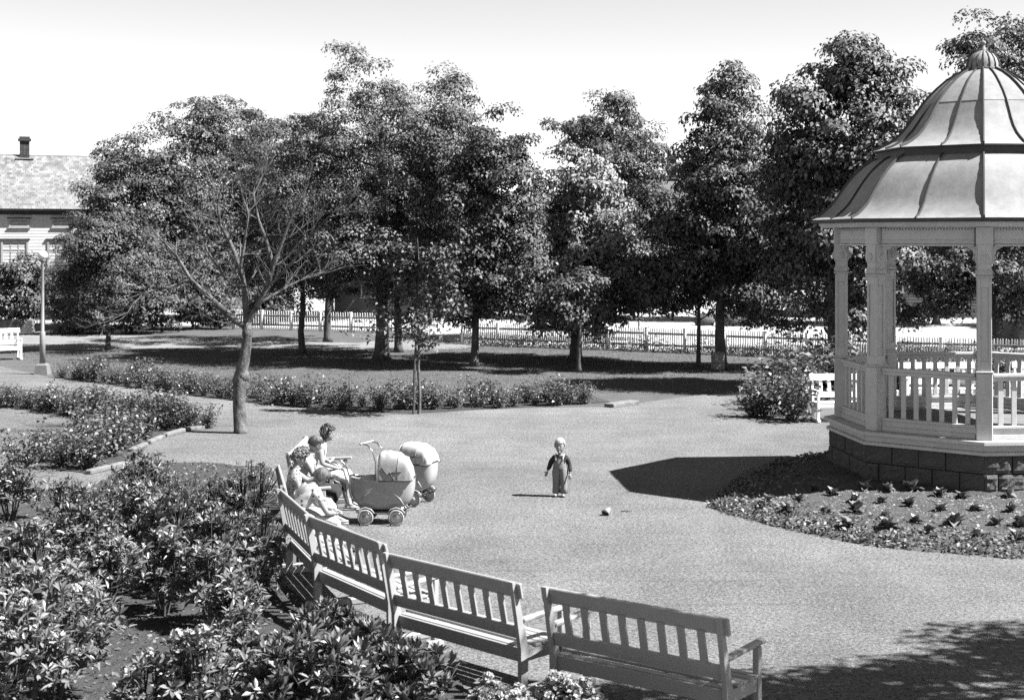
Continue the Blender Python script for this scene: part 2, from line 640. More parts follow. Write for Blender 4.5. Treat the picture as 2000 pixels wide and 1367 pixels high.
vs, fs = [], []
NA, NRr = 96, 26
for i in range(NA):
    a = 2 * PI * i / NA
    e = bed_edge(a) * (1 + random.uniform(-.008, .008))
    for k in range(NRr):
        r = 1.9 + (e - 1.9) * k / (NRr - 1)
        x, y = PC.x + r * math.cos(a), PC.y + r * math.sin(a)
        z = bed_z(x, y) + random.uniform(-.018, .018) if k < NRr - 1 else .004
        vs.append((x, y, z))
for i in range(NA):
    for k in range(NRr - 1):
        a, b = i * NRr + k, ((i + 1) % NA) * NRr + k
        fs.append((a, a + 1, b + 1, b))
obj('flower_bed_soil', poly_mesh('flower_bed_soil', vs, fs, M['bedsoil'], True), kind='structure')


# loose stones in the gravel, litter on the soil, blades on the lawn
def tetra_scatter(P, size, m, name, kind='stuff', flat=.6):
    n = len(P)
    base = np.array([[1, 0, -.3], [-.5, .87, -.3], [-.5, -.87, -.3], [0, 0, .8]], np.float32)
    a = RNG.uniform(0, 2 * PI, n)
    c, s = np.cos(a), np.sin(a)
    b = np.broadcast_to(base, (n, 4, 3)) * (np.asarray(size)[:, None, None]) * RNG.uniform(.6, 1.3, (n, 4, 3))
    x = b[..., 0] * c[:, None] - b[..., 1] * s[:, None]
    y = b[..., 0] * s[:, None] + b[..., 1] * c[:, None]
    v = np.stack([x, y, b[..., 2] * flat], -1) + P[:, None, :]
    f = np.array([[0, 1, 3], [1, 2, 3], [2, 0, 3]])
    F = (np.arange(n)[:, None, None] * 4 + f[None]).reshape(-1, 3)
    return obj(name, poly_mesh(name, v.reshape(-1, 3), F, m), kind=kind)


n = 26000
Y = 9.5 / (1 - RNG.uniform(0, 1, n) * (1 - 9.5 / 34))
X = RNG.uniform(-.36, .36, n) * Y
P = np.stack([X, Y, np.full(n, .008)], 1)
ok = in_poly(P, GRAVEL) & ~in_poly(P, BED) & ~in_poly(P, BEDP) & ~in_poly(P, LAWN_L) & ~in_poly(P, ROSE_F)
P = P[ok]
M['pebble'] = mat('pebble', .11, .17, 3, .85, island=.75, spec=.2)
tetra_scatter(P, RNG.uniform(.006, .017, len(P)), M['pebble'], 'gravel_stones')
n = 9000
P = np.stack([RNG.uniform(-8, 1, n), RNG.uniform(8, 29, n), np.full(n, .02)], 1)
P = P[in_poly(P, BED)]
v, f = leaves(P + [0, 0, .01], np.stack([RNG.normal(0, .5, len(P)), RNG.normal(0, .5, len(P)), np.ones(len(P))], 1),
              RNG.normal(0, 1, (len(P), 3)), RNG.uniform(.03, .09, len(P)), RNG.uniform(.02, .05, len(P)))
obj('fallen_leaves', poly_mesh('fallen_leaves', v, f, M['dirtl']), kind='stuff')


def grass(name, poly, n, hgt, m):
    pa = np.array(poly)
    lo, hi = pa.min(0), pa.max(0)
    lo = np.maximum(lo, [-30, 8])
    hi = np.minimum(hi, [32, 70])
    P = np.stack([RNG.uniform(lo[0], hi[0], n), RNG.uniform(lo[1], hi[1], n), np.full(n, .005)], 1)
    P = P[in_poly(P, poly)]
    P = P[np.abs(P[:, 0]) < P[:, 1] * .37 + 1]
    k = len(P)
    h = RNG.uniform(.5, 1.2, k) * hgt
    a = RNG.uniform(0, 2 * PI, k)
    w = np.stack([np.cos(a), np.sin(a), 0 * a], 1) * (h * .22)[:, None]
    tip = P + np.stack([RNG.normal(0, .4, k) * h, RNG.normal(0, .4, k) * h, h], 1)
    v = np.stack([P - w, P + w, tip], 1).reshape(-1, 3)
    return obj(name, poly_mesh(name, v, np.arange(3 * k).reshape(-1, 3), m), kind='stuff')


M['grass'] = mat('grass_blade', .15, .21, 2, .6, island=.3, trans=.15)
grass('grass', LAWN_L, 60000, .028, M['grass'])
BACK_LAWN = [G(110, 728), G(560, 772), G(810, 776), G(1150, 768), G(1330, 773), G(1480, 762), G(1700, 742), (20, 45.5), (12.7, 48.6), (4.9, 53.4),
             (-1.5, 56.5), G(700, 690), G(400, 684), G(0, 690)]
M['grass_d'] = mat('shaded_grass_blade', .09, .14, 2, .6, island=.3, trans=.1)  # darker copy of the grass: shade under the trees put into its colour
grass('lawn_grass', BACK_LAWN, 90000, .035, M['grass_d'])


# ------------------------------------------------------------------ trees
def trunk_mesh(base_r, height, lean, limbs, seedv, m, n=9, flare=1.5, split=None):
    rnd = random.Random(seedv)
    mb = MB()
    pts, rads = [], []
    K = 8
    for i in range(K + 1):
        t = i / K
        wob = .06 * height / 8
        pts.append((lean[0] * t * t * 1.0 + rnd.uniform(-wob, wob) * (t > 0), lean[1] * t + rnd.uniform(-wob, wob) * (t > 0), height * t))
        r = base_r * (1 - .72 * t)
        if i == 0:
            r *= flare
        rads.append(r)
    pts.insert(1, (pts[0][0] * .9 + pts[1][0] * .1, pts[1][1] * .1, height * .03))
    rads.insert(1, base_r * 1.1)
    mb.tube(pts, rads, n)
    for (tx, ty, tz) in limbs:
        zb = max(height * .28, min(tz - .25 * math.hypot(tx - lean[0], ty) - .3, height * .9))
        t = zb / height
        bx, by = lean[0] * t * t, lean[1] * t
        p = [(bx, by, zb)]
        for s in (.35, .7, 1):
            p.append((bx + (tx - bx) * s + rnd.uniform(-.12, .12), by + (ty - by) * s + rnd.uniform(-.12, .12),
                      zb + (tz - zb) * (s ** 1.25)))
        r0 = base_r * (1 - .72 * t) * .5
        mb.tube(p, [r0, r0 * .7, r0 * .45, r0 * .18], 6)
    return mb.mesh('trunk', m, True)


def sublobes(env, rg, k=7):
    out = []
    for x, y, z, a, b, c in env:
        out.append((x, y, z, a * .92, b * .92, c * .92))
        for _ in range(k):
            d = unit(rg.normal(0, 1, (1, 3)))[0]
            f = rg.uniform(.70, .92)
            q = rg.uniform(.30, .52)
            out.append((x + d[0] * a * f, y + d[1] * b * f, z + d[2] * c * f, a * q + .12, b * q + .12, min(a, c) * q * .85 + .1))
    return out


def crown_points(env, n, rg, shell=.68):
    """clump centres in a union of ellipsoids, most of them near the outside"""
    vol = np.array([e[3] * e[4] * e[5] for e in env]) ** .72
    pick = rg.choice(len(env), n, p=vol / vol.sum())
    E = np.array(env)[pick]
    d = unit(rg.normal(0, 1, (n, 3)))
    r = np.where(rg.uniform(0, 1, n) < shell, rg.uniform(.82, 1.0, n), rg.uniform(.25, .85, n))
    return E[:, :3] + d * r[:, None] * E[:, 3:6], d


def crown_mesh(env, nclump, per, lsize, seedv, m, flat=.6, droop=.25, crad=.42, lw=.66, updown=.9, dens=1.0, sub=True):
    rg = np.random.default_rng(seedv)
    nclump = int(nclump * dens)
    C, dirs = crown_points(sublobes(env, rg) if sub else env, nclump, rg)
    per, lsize = int(per * 1.25), lsize * .86
    rad = crad * rg.uniform(.6, 1.35, nclump)
    idx = np.repeat(np.arange(nclump), per)
    n = len(idx)
    q = unit(rg.normal(0, 1, (n, 3)))
    q[:, 2] = np.where(rg.uniform(0, 1, n) < .75, np.abs(q[:, 2]), q[:, 2])
    rr = rg.uniform(.45, 1, n) ** .6
    off = q * rr[:, None] * rad[idx][:, None]
    off[:, 2] *= flat
    off += rg.normal(0, .05, (n, 3))
    P = C[idx] + off
    Nn = np.array([0, 0, updown]) + q * .8 + dirs[idx] * .5 + rg.normal(0, .3, (n, 3))
    out = q.copy()
    out[:, 2] -= .35
    D = out + rg.normal(0, .6, (n, 3))
    L = lsize * rg.uniform(.65, 1.3, n)
    v, f = leaves(P, Nn, D, L, L * lw, .14, droop)
    return poly_mesh('crown', v, f, m), C


def tree(name, label, base, height, tr, env, nclump, per, lsize, seedv, leafm, barkm=None, lean=(0, 0), cat='tree', group=None, **kw):
    """env: ellipsoids (x, y, z, rx, ry, rz) relative to the foot"""
    t = thing(name, label, cat, (base[0], base[1], 0), 0, group)
    env = [(e[0], e[1], e[2], e[3] * 1.14, e[4] * 1.14, e[5] * 1.03) for e in env]
    if seedv != 1 and seedv != 31:
        kw.setdefault('dens', 1.1)
        kw['crad'] = kw.get('crad', .42) * 1.12
        per, lsize = int(per * 1.4), lsize * .80
    cm, C = crown_mesh(env, nclump, per, lsize, seedv, leafm, **kw)
    rnd = random.Random(seedv)
    pick = rnd.sample(range(len(C)), min(16, len(C)))
    limbs = [tuple(C[i] * np.array([.85, .85, 1.0])) for i in pick]
    obj('trunk', trunk_mesh(tr, height * .86, lean, limbs, seedv, barkm or M['bark']), t)
    obj('crown', cm, t)
    return t


def env_px(base, tops, squash=1.15):
    """crown lobes given as (px, py_top, py_bottom, half width px) on the photograph at the tree's own distance"""
    X, D = base
    k = D / FPX
    out = []
    for lob in tops:
        px, yt, yb, hw = lob[:4]
        dy = lob[4] if len(lob) > 4 else 0.0
        k2 = (D + dy) / FPX
        zt, zb = CAMH + (HOR - yt) * k2, CAMH + (HOR - yb) * k2
        out.append(((px - 1000) * k2 - X, dy, (zt + zb) / 2, hw * k2, hw * k2 * squash, (zt - zb) / 2))
    return out


b = G(745, 702)
tree('park_tree', 'tallest leafy tree, broad crown with two tops, middle of the park', b, 9.6, .24,
     env_px(b, [(690, 140, 340, 105), (840, 132, 350, 85), (760, 185, 450, 190), (600, 235, 450, 110, .6), (690, 330, 600, 170), (880, 200, 440, 85, .5), (830, 400, 620, 110, -.6), (600, 420, 605, 105, -.4)]),
     760, 135, .105, 1, M['leaf_m'], crad=.46, flat=.62)
b = G(590, 690)
tree('park_tree', 'leafy tree with thin dark trunk right behind the bare tree', b, 7.4, .12,
     env_px(b, [(575, 235, 430, 75), (560, 380, 560, 95), (630, 420, 590, 70)]), 190, 85, .14, 2, M['leaf_d'], crad=.38, flat=.42)
b = G(640, 668)
tree('park_tree', 'leafy tree with leaning dark trunk in front of the left picket fence', b, 8.0, .15,
     env_px(b, [(560, 215, 420, 90), (640, 330, 560, 110)]), 190, 85, .15, 3, M['leaf_d'], lean=(.3, 0), crad=.42, flat=.45)
b = G(778, 688)
tree('park_tree', 'slim dark trunk just right of the tallest tree with spreading foliage above', b, 8.0, .14,
     env_px(b, [(860, 260, 450, 90), (790, 420, 610, 80)]), 150, 85, .14, 4, M['leaf_d'], crad=.4, flat=.45)
b = G(926, 716)
tree('park_tree', 'twin stemmed leafy tree at the left end of the picket fence', b, 7.6, .13,
     env_px(b, [(985, 200, 360, 65), (940, 270, 520, 95), (990, 330, 560, 75), (900, 480, 640, 95), (1000, 480, 650, 60, -.4)]),
     300, 85, .155, 5, M['leaf_d'], lean=(.5, 0), crad=.4, flat=.6, droop=.35)
t5b = G(1165, 664)
tree('park_tree', 'dark chestnut tree rising behind the pale chestnut, pointed top', t5b, 9.0, .18,
     env_px(t5b, [(1180, 188, 320, 65), (1165, 240, 460, 115), (1255, 250, 430, 55), (1110, 300, 520, 75), (1260, 400, 580, 80)]),
     300, 85, .17, 6, M['leaf_d'], crad=.48, flat=.6, droop=.35)
b = G(1124, 702)
tree('park_tree', 'pale leaved chestnut tree with bright drooping leaves in the centre', b, 6.0, .2,
     env_px(b, [(1145, 300, 420, 55), (1130, 370, 560, 95), (1085, 450, 625, 65), (1190, 430, 600, 60), (1150, 520, 645, 105)]),
     270, 80, .20, 7, M['leaf_l'], crad=.42, flat=.7, droop=.45, updown=.7)
b = G(1131, 727)
tree('young_tree', 'thin dark stem standing in front of the pale chestnut trunk', b, 3.6, .07,
     env_px(b, [(1120, 545, 630, 60)]), 30, 60, .16, 8, M['leaf_d'], crad=.35)
b = G(1409, 720)
tree('park_tree', 'tall cone shaped leafy tree carrying the litter drum on its trunk', b, 8.6, .17,
     env_px(b, [(1430, 135, 300, 55), (1435, 210, 420, 105), (1400, 330, 560, 120), (1500, 330, 570, 95), (1550, 480, 655, 75), (1480, 520, 640, 90)]),
     420, 85, .165, 9, M['leaf_m'], crad=.44, flat=.6, droop=.35)
b = G(1364, 716)
tree('park_tree', 'small dark tree with thin straight trunk left of the litter drum tree', b, 5.0, .075,
     env_px(b, [(1370, 400, 560, 75), (1320, 470, 620, 75), (1390, 480, 625, 60)]), 150, 80, .17, 10, M['leaf_d'], crad=.42, flat=.6, droop=.35)
b = (8.75, 40.5)
tree('park_tree', 'towering leafy tree just left of the bandstand roof', b, 10.0, .2,
     env_px(b, [(1670, 60, 230, 55), (1690, 130, 420, 95), (1570, 150, 420, 60), (1620, 260, 520, 110), (1730, 280, 520, 80), (1640, 430, 640, 90)]),
     400, 85, .18, 11, M['leaf_m'], crad=.48, flat=.6, droop=.35)
b = G(1945, 690)
tree('park_tree', 'large leafy tree behind the bandstand reaching above its dome', b, 11.0, .24,
     env_px(b, [(1955, 10, 220, 95), (1900, 85, 150, 50), (2010, 40, 420, 100), (1950, 250, 520, 150), (1850, 420, 600, 105), (2010, 440, 620, 120), (1800, 520, 625, 70)]),
     430, 85, .19, 12, M['leaf_d'], crad=.5, flat=.6, droop=.35)
b = G(211, 683)
tree('park_tree', 'small dark tree standing alone on the lawn near the lamp', b, 4.8, .1,
     env_px(b, [(190, 395, 560, 65), (230, 440, 620, 95), (160, 480, 610, 50)]), 220, 85, .14, 13, M['leaf_d'], crad=.42, flat=.5)
t1b = (-16.9, 67)
tree('park_tree', 'rounded dark tree beside the white house roof', t1b, 8.5, .18,
     env_px(t1b, [(270, 238, 400, 65), (290, 290, 520, 110), (225, 330, 560, 55), (350, 330, 560, 70)]), 340, 85, .18, 14, M['leaf_d'], crad=.55, flat=.5)
b = G(381, 624)
tree('park_tree', 'high dark tree behind the crown of the bare tree', b, 10.6, .2,
     env_px(b, [(380, 190, 330, 55), (450, 182, 360, 70), (430, 260, 520, 100), (500, 250, 520, 60), (420, 400, 590, 95)]),
     340, 85, .2, 15, M['leaf_d'], crad=.62, flat=.5)
# trees beyond the street fill the gaps
FAR = [(-9.0, 74, 7.5, 'leafy tree in the yard behind the left picket fence'), (-3.5, 78, 9.0, 'tree behind the grey house beyond the park gate'),
       (4.6, 76, 7.0, 'dark tree across the street behind the pale chestnut'), (12.3, 74, 8.5, 'dark tree across the street behind the cone shaped tree'),
       (20.0, 70, 9.5, 'tree across the street seen left of the bandstand dome'), (28.5, 68, 9.0, 'tree across the street at the right edge behind the bandstand')]
for i, (x, y, h, lab) in enumerate(FAR):
    tree('street_tree', lab, (x, y), h, .17, [(0, 0, h * .62, 2.6, 2.4, h * .36), (1.2, .3, h * .5, 1.9, 1.9, h * .26), (-1.3, -.2, h * .48, 1.9, 1.9, h * .24)],
         170, 75, .24, 40 + i, M['leaf_d'], crad=.62, group='trees across the street')
# the tree beside the yard whose shade reaches the nearest bench
tree('shade_tree', 'leafy tree beside the yard shading the nearest bench', (10.3, 12.6), 9.5, .2,
     [(-.6, -.4, 6.9, 1.3, 1.0, .8), (-1.9, -.7, 6.4, 1.1, .8, .5), (.8, .7, 7.5, 1.5, 1.1, .9), (-.2, 1.0, 5.6, .9, .7, .5), (-3.85, -1.1, 6.95, 1.05, .95, .4), (-3.6, -.5, 7.0, .8, .7, .35)], 165, 75, .15, 31, M['leaf_m'], crad=.42)


def shrub(name, label, base, env, nclump, per, lsize, seedv, leafm, cat='shrub', group=None, **kw):
    t = thing(name, label, cat, (base[0], base[1], 0), 0, group)
    cm, C = crown_mesh(env, nclump, per, lsize, seedv, leafm, **kw)
    cm.name = 'foliage'
    obj('foliage', cm, t)
    mb = MB()
    rnd = random.Random(seedv)
    for i in rnd.sample(range(len(C)), min(9, len(C))):
        c = C[i]
        mb.tube([(rnd.uniform(-.1, .1), rnd.uniform(-.1, .1), 0), (c[0] * .5, c[1] * .5, c[2] * .6), tuple(c)], [.025, .018, .008], 5)
    obj('stem', mb.mesh('stem', M['stemm']), t)
    return t


SH = [(-21.9, 65.0, 3.0, 1.4, 'leaf_m', 'sunlit bushy tree in front of the white house at the left edge'),
      (-18.6, 63.5, 2.5, 1.5, 'leaf_d', 'dark shrub between the lamp and the lone small tree'),
      (-16.4, 64.0, 3.2, 1.6, 'leaf_d', 'dark tall shrub behind the lone small tree'),
      (-14.3, 66.5, 2.6, 1.3, 'leaf_d', 'dark shrub right of the lone small tree'),
      (-12.0, 70.0, 2.2, 1.2, 'leaf_d', 'dark shrub at the left end of the far picket fence')]
for i, (x, y, h, r, lm, lab) in enumerate(SH):
    shrub('tall_shrub', lab, (x, y), [(0, 0, h * .55, r, r * .9, h * .46), (r * .5, 0, h * .4, r * .8, r * .8, h * .38)], 110, 70, .16, 60 + i, M[lm], crad=.45)


# ------------------------------------------------------------------ the bare tree
def bare_tree():
    bx, by = G(470, 846)
    k = by / FPX
    t = thing('bare_tree', 'bare leafless tree with pale crooked trunk on the gravel', 'tree', (bx, by, 0))
    rnd = random.Random(5)

    def W(px, py, dy=0.0):
        kk = (by + dy) / FPX
        return Vector(((px - 1000) * kk - bx, dy, CAMH + (HOR - py) * kk))
    mb = MB()
    mb.tube([(0, 0, -.02), (0, 0, .06), W(467, 790), W(468, 740), W(478, 700), W(483, 660), W(482, 630)], [.19, .145, .135, .14, .115, .10, .10], 12)
    mb.sphere(W(473, 732), (.145, .14, .17), 12)
    mb.sphere(W(466, 770), (.135, .13, .16), 12)
    mb.sphere(W(483, 652), (.115, .11, .16), 12)
    obj('trunk', mb.mesh('trunk', M['bark_l'], True), t)

    def grow(mb, p, d, L, r, lev):
        n = 5
        pts, rads = [p.copy()], [r]
        q = p.copy()
        for i in range(n):
            d = (d + Vector((rnd.gauss(0, .16), rnd.gauss(0, .16), rnd.gauss(.03, .12)))).normalized()
            q = q + d * (L / n)
            pts.append(q.copy())
            rads.append(max(r * (1 - .75 * (i + 1) / n), .003))
            if lev < 3 and i >= 0 and rnd.random() < (.62 if lev < 2 else .4):
                for _ in range(1):
                    ax = Vector((rnd.gauss(0, 1), rnd.gauss(0, .8), rnd.gauss(.25, .7))).normalized()
                    dd = (d * .8 + ax * .75).normalized()
                    grow(mb, q.copy(), dd, L * rnd.uniform(.4, .72), max(r * (1 - .7 * (i + 1) / n) * .62, .004), lev + 1)
        mb.tube(pts, rads, 7 if lev < 1 else (5 if lev < 2 else 4), cap=False)

    main = [  # traced limbs: pixel path, depth drift, start radius
        ([(482, 640), (458, 625), (430, 598), (398, 570), (372, 545), (345, 500), (322, 475)], -.4, .075),
        ([(482, 632), (480, 600), (477, 560), (468, 520), (448, 470), (430, 440), (425, 395)], .3, .08),
        ([(484, 630), (500, 600), (522, 560), (534, 520), (552, 470), (566, 430), (590, 390)], -.2, .07),
        ([(484, 628), (510, 590), (545, 570), (585, 548), (625, 535)], .5, .045),
        ([(462, 628), (440, 632), (415, 625), (400, 610)], .2, .025),
        ([(372, 545), (335, 560), (290, 570), (262, 590), (250, 610)], -.6, .03),
        ([(534, 520), (520, 470), (505, 430), (495, 380), (512, 345)], .4, .045),
        ([(477, 560), (440, 545), (405, 490), (385, 450)], .6, .035),
        ([(522, 560), (570, 515), (600, 470), (640, 425)], -.5, .04),
        ([(470, 520), (478, 470), (485, 420), (470, 370)], -.3, .04)]
    for pts, dd, r in main:
        mb = MB()
        n = len(pts)
        w = [W(x, y, dd * i / (n - 1)) for i, (x, y) in enumerate(pts)]
        mb.tube(w, [max(r * (1 - .72 * i / (n - 1)), .006) for i in range(n)], 8, cap=False)
        for i in range(1, n):
            d0 = (w[i] - w[i - 1]).normalized()
            for _ in range(3 if i > 1 else 1):
                ax = Vector((rnd.gauss(0, 1), rnd.gauss(0, .9), rnd.gauss(.3, .6))).normalized()
                grow(mb, w[i].copy(), (d0 * .7 + ax * .8).normalized(), rnd.uniform(.42, .9), max(r * (1 - .72 * i / (n - 1)) * .5, .006), 1)
        grow(mb, w[-1].copy(), (w[-1] - w[-2]).normalized(), .8, max(r * .28, .008), 1)
        obj('branch', mb.mesh('branch', M['bark_l'], True), t)
    return t


bare_tree()


# ------------------------------------------------------------------ the staked sapling
def sapling():
    bx, by = G(817, 809)
    t = thing('sapling', 'young tree with sparse leaves tied to a stake at the edge of the rose bed', 'tree', (bx, by, 0))
    rnd = random.Random(3)
    mb = MB()
    mb.tube([(.02, 0, 0), (.03, 0, .5), (0, 0, 1.1), (.02, 0, 1.7), (-.02, 0, 2.4), (.03, 0, 3.2), (-.02, .0, 4.1)], [.045, .038, .035, .033, .027, .018, .006], 8, cap=False)
    br = []
    for i in range(20):
        z = rnd.uniform(1.5, 3.9)
        a = rnd.uniform(0, 2 * PI)
        L = rnd.uniform(.5, 1.15) * (1.15 - .14 * z + .1)
        tip = Vector((math.cos(a) * L, math.sin(a) * L * .8, z + rnd.uniform(-.15, .55)))
        mid = tip * .5 + Vector((0, 0, z * .5 + .1))
        mb.tube([(0, 0, z), mid, tip], [.012, .008, .003], 5, cap=False)
        br.append((Vector((0, 0, z)), mid, tip))
    obj('trunk', mb.mesh('trunk', M['bark_l'], True), t)
    P = []
    for a, m_, c in br:
        for _ in range(150):
            s = rnd.uniform(.3, 1.1)
            p = a.lerp(c, s) + Vector((rnd.gauss(0, .11), rnd.gauss(0, .11), rnd.gauss(.03, .10)))
            P.append(p[:])
    for _ in range(380):
        P.append((rnd.gauss(-.35, .5), rnd.gauss(0, .35), rnd.uniform(1.7, 2.4)))
    P = np.array(P)
    k = len(P)
    v, f = leaves(P, RNG.normal(0, .45, (k, 3)) + [0, 0, .8], RNG.normal(0, 1, (k, 3)), RNG.uniform(.08, .15, k), RNG.uniform(.05, .09, k), .14, .3)
    obj('crown', poly_mesh('crown', v, f, M['leaf_m']), t)
    s = thing('tree_stake', 'wooden stake beside the trunk of the young tree', 'stake', (bx - .11, by - .02, 0))
    mb = MB()
    mb.tube([(0, 0, 0), (.02, 0, .9), (.06, 0, 1.75)], [.034, .032, .03], 7)
    obj('post', mb.mesh('post', M['bark']), s)
    mb = MB()
    mb.lathe([(.075, -.02), (.075, .02)], 10, (.1, 0, 1.45))
    obj('tie', mb.mesh('tie', M['stemm']), s)


sapling()


# ------------------------------------------------------------------ rose beds
def rose_protos(n, leafm, petal_n, seed0):
    out = []
    for i in range(n):
        rnd = random.Random(seed0 + i)
        rg = np.random.default_rng(seed0 + i)
        mb = MB()
        P, dirs = [], []
        for s in range(13):
            a = rnd.uniform(0, 2 * PI)
            r = rnd.uniform(.05, .42)
            h = rnd.uniform(.35, .85)
            tip = Vector((math.cos(a) * r, math.sin(a) * r, h))
            b0 = Vector((math.cos(a) * r * .25, math.sin(a) * r * .25, 0))
            mid = b0.lerp(tip, .5) + Vector((rnd.gauss(0, .04), rnd.gauss(0, .04), .04))
            mb.tube([b0, mid, tip], [.008, .006, .003], 4, cap=False)
            for k in range(46):
                u = rnd.uniform(.12, 1.04)
                p = b0.lerp(tip, u) + Vector((rnd.gauss(0, .075), rnd.gauss(0, .075), rnd.gauss(0, .045)))
                P.append((p.x, p.y, max(p.z, .03)))
        P = np.array(P)
        k = len(P)
        L = rg.uniform(.045, .085, k)
        v, f = leaves(P, rg.normal(0, .5, (k, 3)) + [0, 0, .8], rg.normal(0, 1, (k, 3)), L, L * .7, .15, .2)
        fm = MB()
        for q in range(petal_n):
            p = P[rnd.randrange(k)]
            for z in range(5):
                a = rnd.uniform(0, 6.28)
                fm.sphere((p[0] * 1.1 + .018 * math.cos(a), p[1] * 1.1 + .018 * math.sin(a), p[2] + .05 + rnd.uniform(0, .02)), (.022, .022, .016), 6)
        out.append((mb.mesh('cane', M['stemm']), poly_mesh('foliage', v, f, leafm), fm.mesh('blossom', M['petal'])))
    return out


RP = rose_protos(5, M['rose'], 2, 200)
ORD = ['first', 'second', 'third', 'fourth', 'fifth', 'sixth', 'seventh', 'eighth', 'ninth', 'tenth', 'eleventh', 'twelfth', 'thirteenth', 'fourteenth',
       'fifteenth', 'sixteenth', 'seventeenth', 'eighteenth', 'nineteenth', 'twentieth', 'twenty-first', 'twenty-second', 'twenty-third', 'twenty-fourth',
       'twenty-fifth', 'twenty-sixth', 'twenty-seventh', 'twenty-eighth', 'twenty-ninth', 'thirtieth', 'thirty-first', 'thirty-second', 'thirty-third', 'thirty-fourth']


def rose(p, s, i, label, group):
    t = thing('rose_bush', label, 'rose bush', (p[0], p[1], .012), random.uniform(0, 6.28), group)
    t.scale = (s * 1.15, s * 1.15, s)
    c, f, b = RP[i % 5]
    obj('cane', c, t)
    obj('foliage', f, t)
    if i % 3 != 1:
        obj('blossom', b, t)


def row(pts, n, rows, hs, lab, group, jit=.12, off=.3, gap=.62):
    pts = [Vector(p) for p in pts]
    seg = [(pts[i + 1] - pts[i]).length for i in range(len(pts) - 1)]
    tot = sum(seg)
    for r in range(rows):
        for i in range(n):
            d = tot * (i + .5 + .35 * (r % 2)) / (n + .35)
            k = 0
            while k < len(seg) - 1 and d > seg[k]:
                d -= seg[k]
                k += 1
            p = pts[k].lerp(pts[k + 1], min(d / seg[k], 1))
            e = (pts[k + 1] - pts[k]).normalized()
            nn = Vector((-e.y, e.x))
            p = p + nn * (r * gap + off) + Vector((random.uniform(-jit, jit), random.uniform(-jit, jit)))
            rose(p, hs * random.uniform(.66, 1.3), random.randrange(15), lab(r, i), group)


row([G(100, 738), G(250, 757), G(400, 777), G(560, 795), G(690, 805)], 25, 2, .74,
    lambda r, i: f'rose bush {ORD[i]} from the lamp in the {"back" if r else "front"} row of the far bed', 'rose bushes left of the young tree')
row([G(720, 806), G(850, 803), G(1000, 797), G(1185, 790)], 12, 2, .76,
    lambda r, i: f'rose bush {ORD[i]} right of the staked young tree in the {"back" if r else "front"} row', 'rose bushes right of the young tree')
row([G(-30, 796), G(100, 806), G(200, 826), G(300, 838), G(395, 842)], 15, 2, .82,
    lambda r, i: f'rose bush {ORD[i]} from the left in the {"back" if r else "front"} row of the near rose bed', 'rose bushes of the near bed', off=.15, gap=.45)
row([G(185, 924), G(250, 880), G(330, 852)], 6, 3, .92,
    lambda r, i: f'rose bush {ORD[i]} along the pale kerb stones, {["kerb side", "middle", "lawn side"][r]} row', 'rose bushes behind the kerb stones', off=.2, gap=.55)
# kerb stones that edge the near rose bed and the white slab at the far bed
for i, (p, q) in enumerate([((398, 838), (362, 842)), ((358, 844), (322, 854)), ((318, 856), (290, 868)), ((284, 872), (256, 884)), ((250, 908), (215, 916)), ((212, 917), (172, 927))]):
    a, b_ = Vector(G(*p)), Vector(G(*q))
    mb = MB()
    mb.bar((a.x, a.y, .035 + .012 * (i % 2)), (b_.x, b_.y, .04), .13, .09, ch=.02)
    obj('kerb_stone', mb.mesh('kerb_stone', M['kerb']), label=f'pale kerb stone edging the near rose bed, {ORD[i]} from the bare tree', cat='kerb stone', group='kerb stones of the near rose bed')
a, b_ = Vector(G(1189, 796)), Vector(G(1240, 789))
mb = MB()
mb.bar((a.x, a.y, .05), (b_.x, b_.y, .05), .3, .1, ch=.015)
obj('stone_slab', mb.mesh('stone_slab', M['kerb']), label='white stone slab at the right end of the far rose bed', cat='slab')
# big rose shrub beside the far bench
for i, (px, py, s, lab) in enumerate([(1500, 815, 1.35, 'low rose bush at the left tip of the bed by the white bench'), (1545, 822, 1.55, 'dense rose bush in the middle of the bed left of the white bench'),
                                      (1560, 808, 1.35, 'rose bush touching the left arm of the white bench'), (1520, 790, 1.7, 'rose bush at the back of the bed left of the white bench'),
                                      (1552, 788, 2.1, 'tallest rose bush behind the bed left of the white bench'), (1600, 772, 2.0, 'tall rose bush behind the white bench'),
                                      (1640, 775, 2.2, 'tall rose bush behind the left corner post of the bandstand'), (1480, 800, 1.1, 'small rose bush nearest the lawn at the bed by the white bench'),
                                      (1470, 815, .9, 'smallest rose bush at the gravel edge of the bed by the white bench'), (1760, 760, 1.6, 'rose bush seen between the bandstand railings, left'),
                                      (1850, 757, 1.6, 'rose bush seen through the bandstand near its front corner post'), (1960, 757, 1.6, 'rose bush seen through the bandstand at the right edge')]):
    rose(G(px, py), s, i * 2, lab, None)
# plants along the foot of the right fence
n = 5200
T = RNG.uniform(.03, .8, n)
fr = np.array(FENCE_R)
s = np.interp(T * 23, [0, 7.6, 16.8, 27.2], [0, 1, 2, 3])
i0 = np.minimum(s.astype(int), 2)
Pq = fr[i0] + (fr[i0 + 1] - fr[i0]) * (s - i0)[:, None]
P = np.stack([Pq[:, 0] + RNG.normal(-.2, .12, n), Pq[:, 1] - .3 + RNG.normal(0, .15, n), np.abs(RNG.normal(0, .2, n)) * (1 + .6 * np.sin(T * 60)) + .03], 1)
v, f = leaves(P, RNG.normal(0, .5, (n, 3)) + [0, 0, .7], RNG.normal(0, 1, (n, 3)), RNG.uniform(.06, .12, n), RNG.uniform(.04, .08, n))
obj('fence_undergrowth', poly_mesh('fence_undergrowth', v, f, M['rose']), kind='stuff')


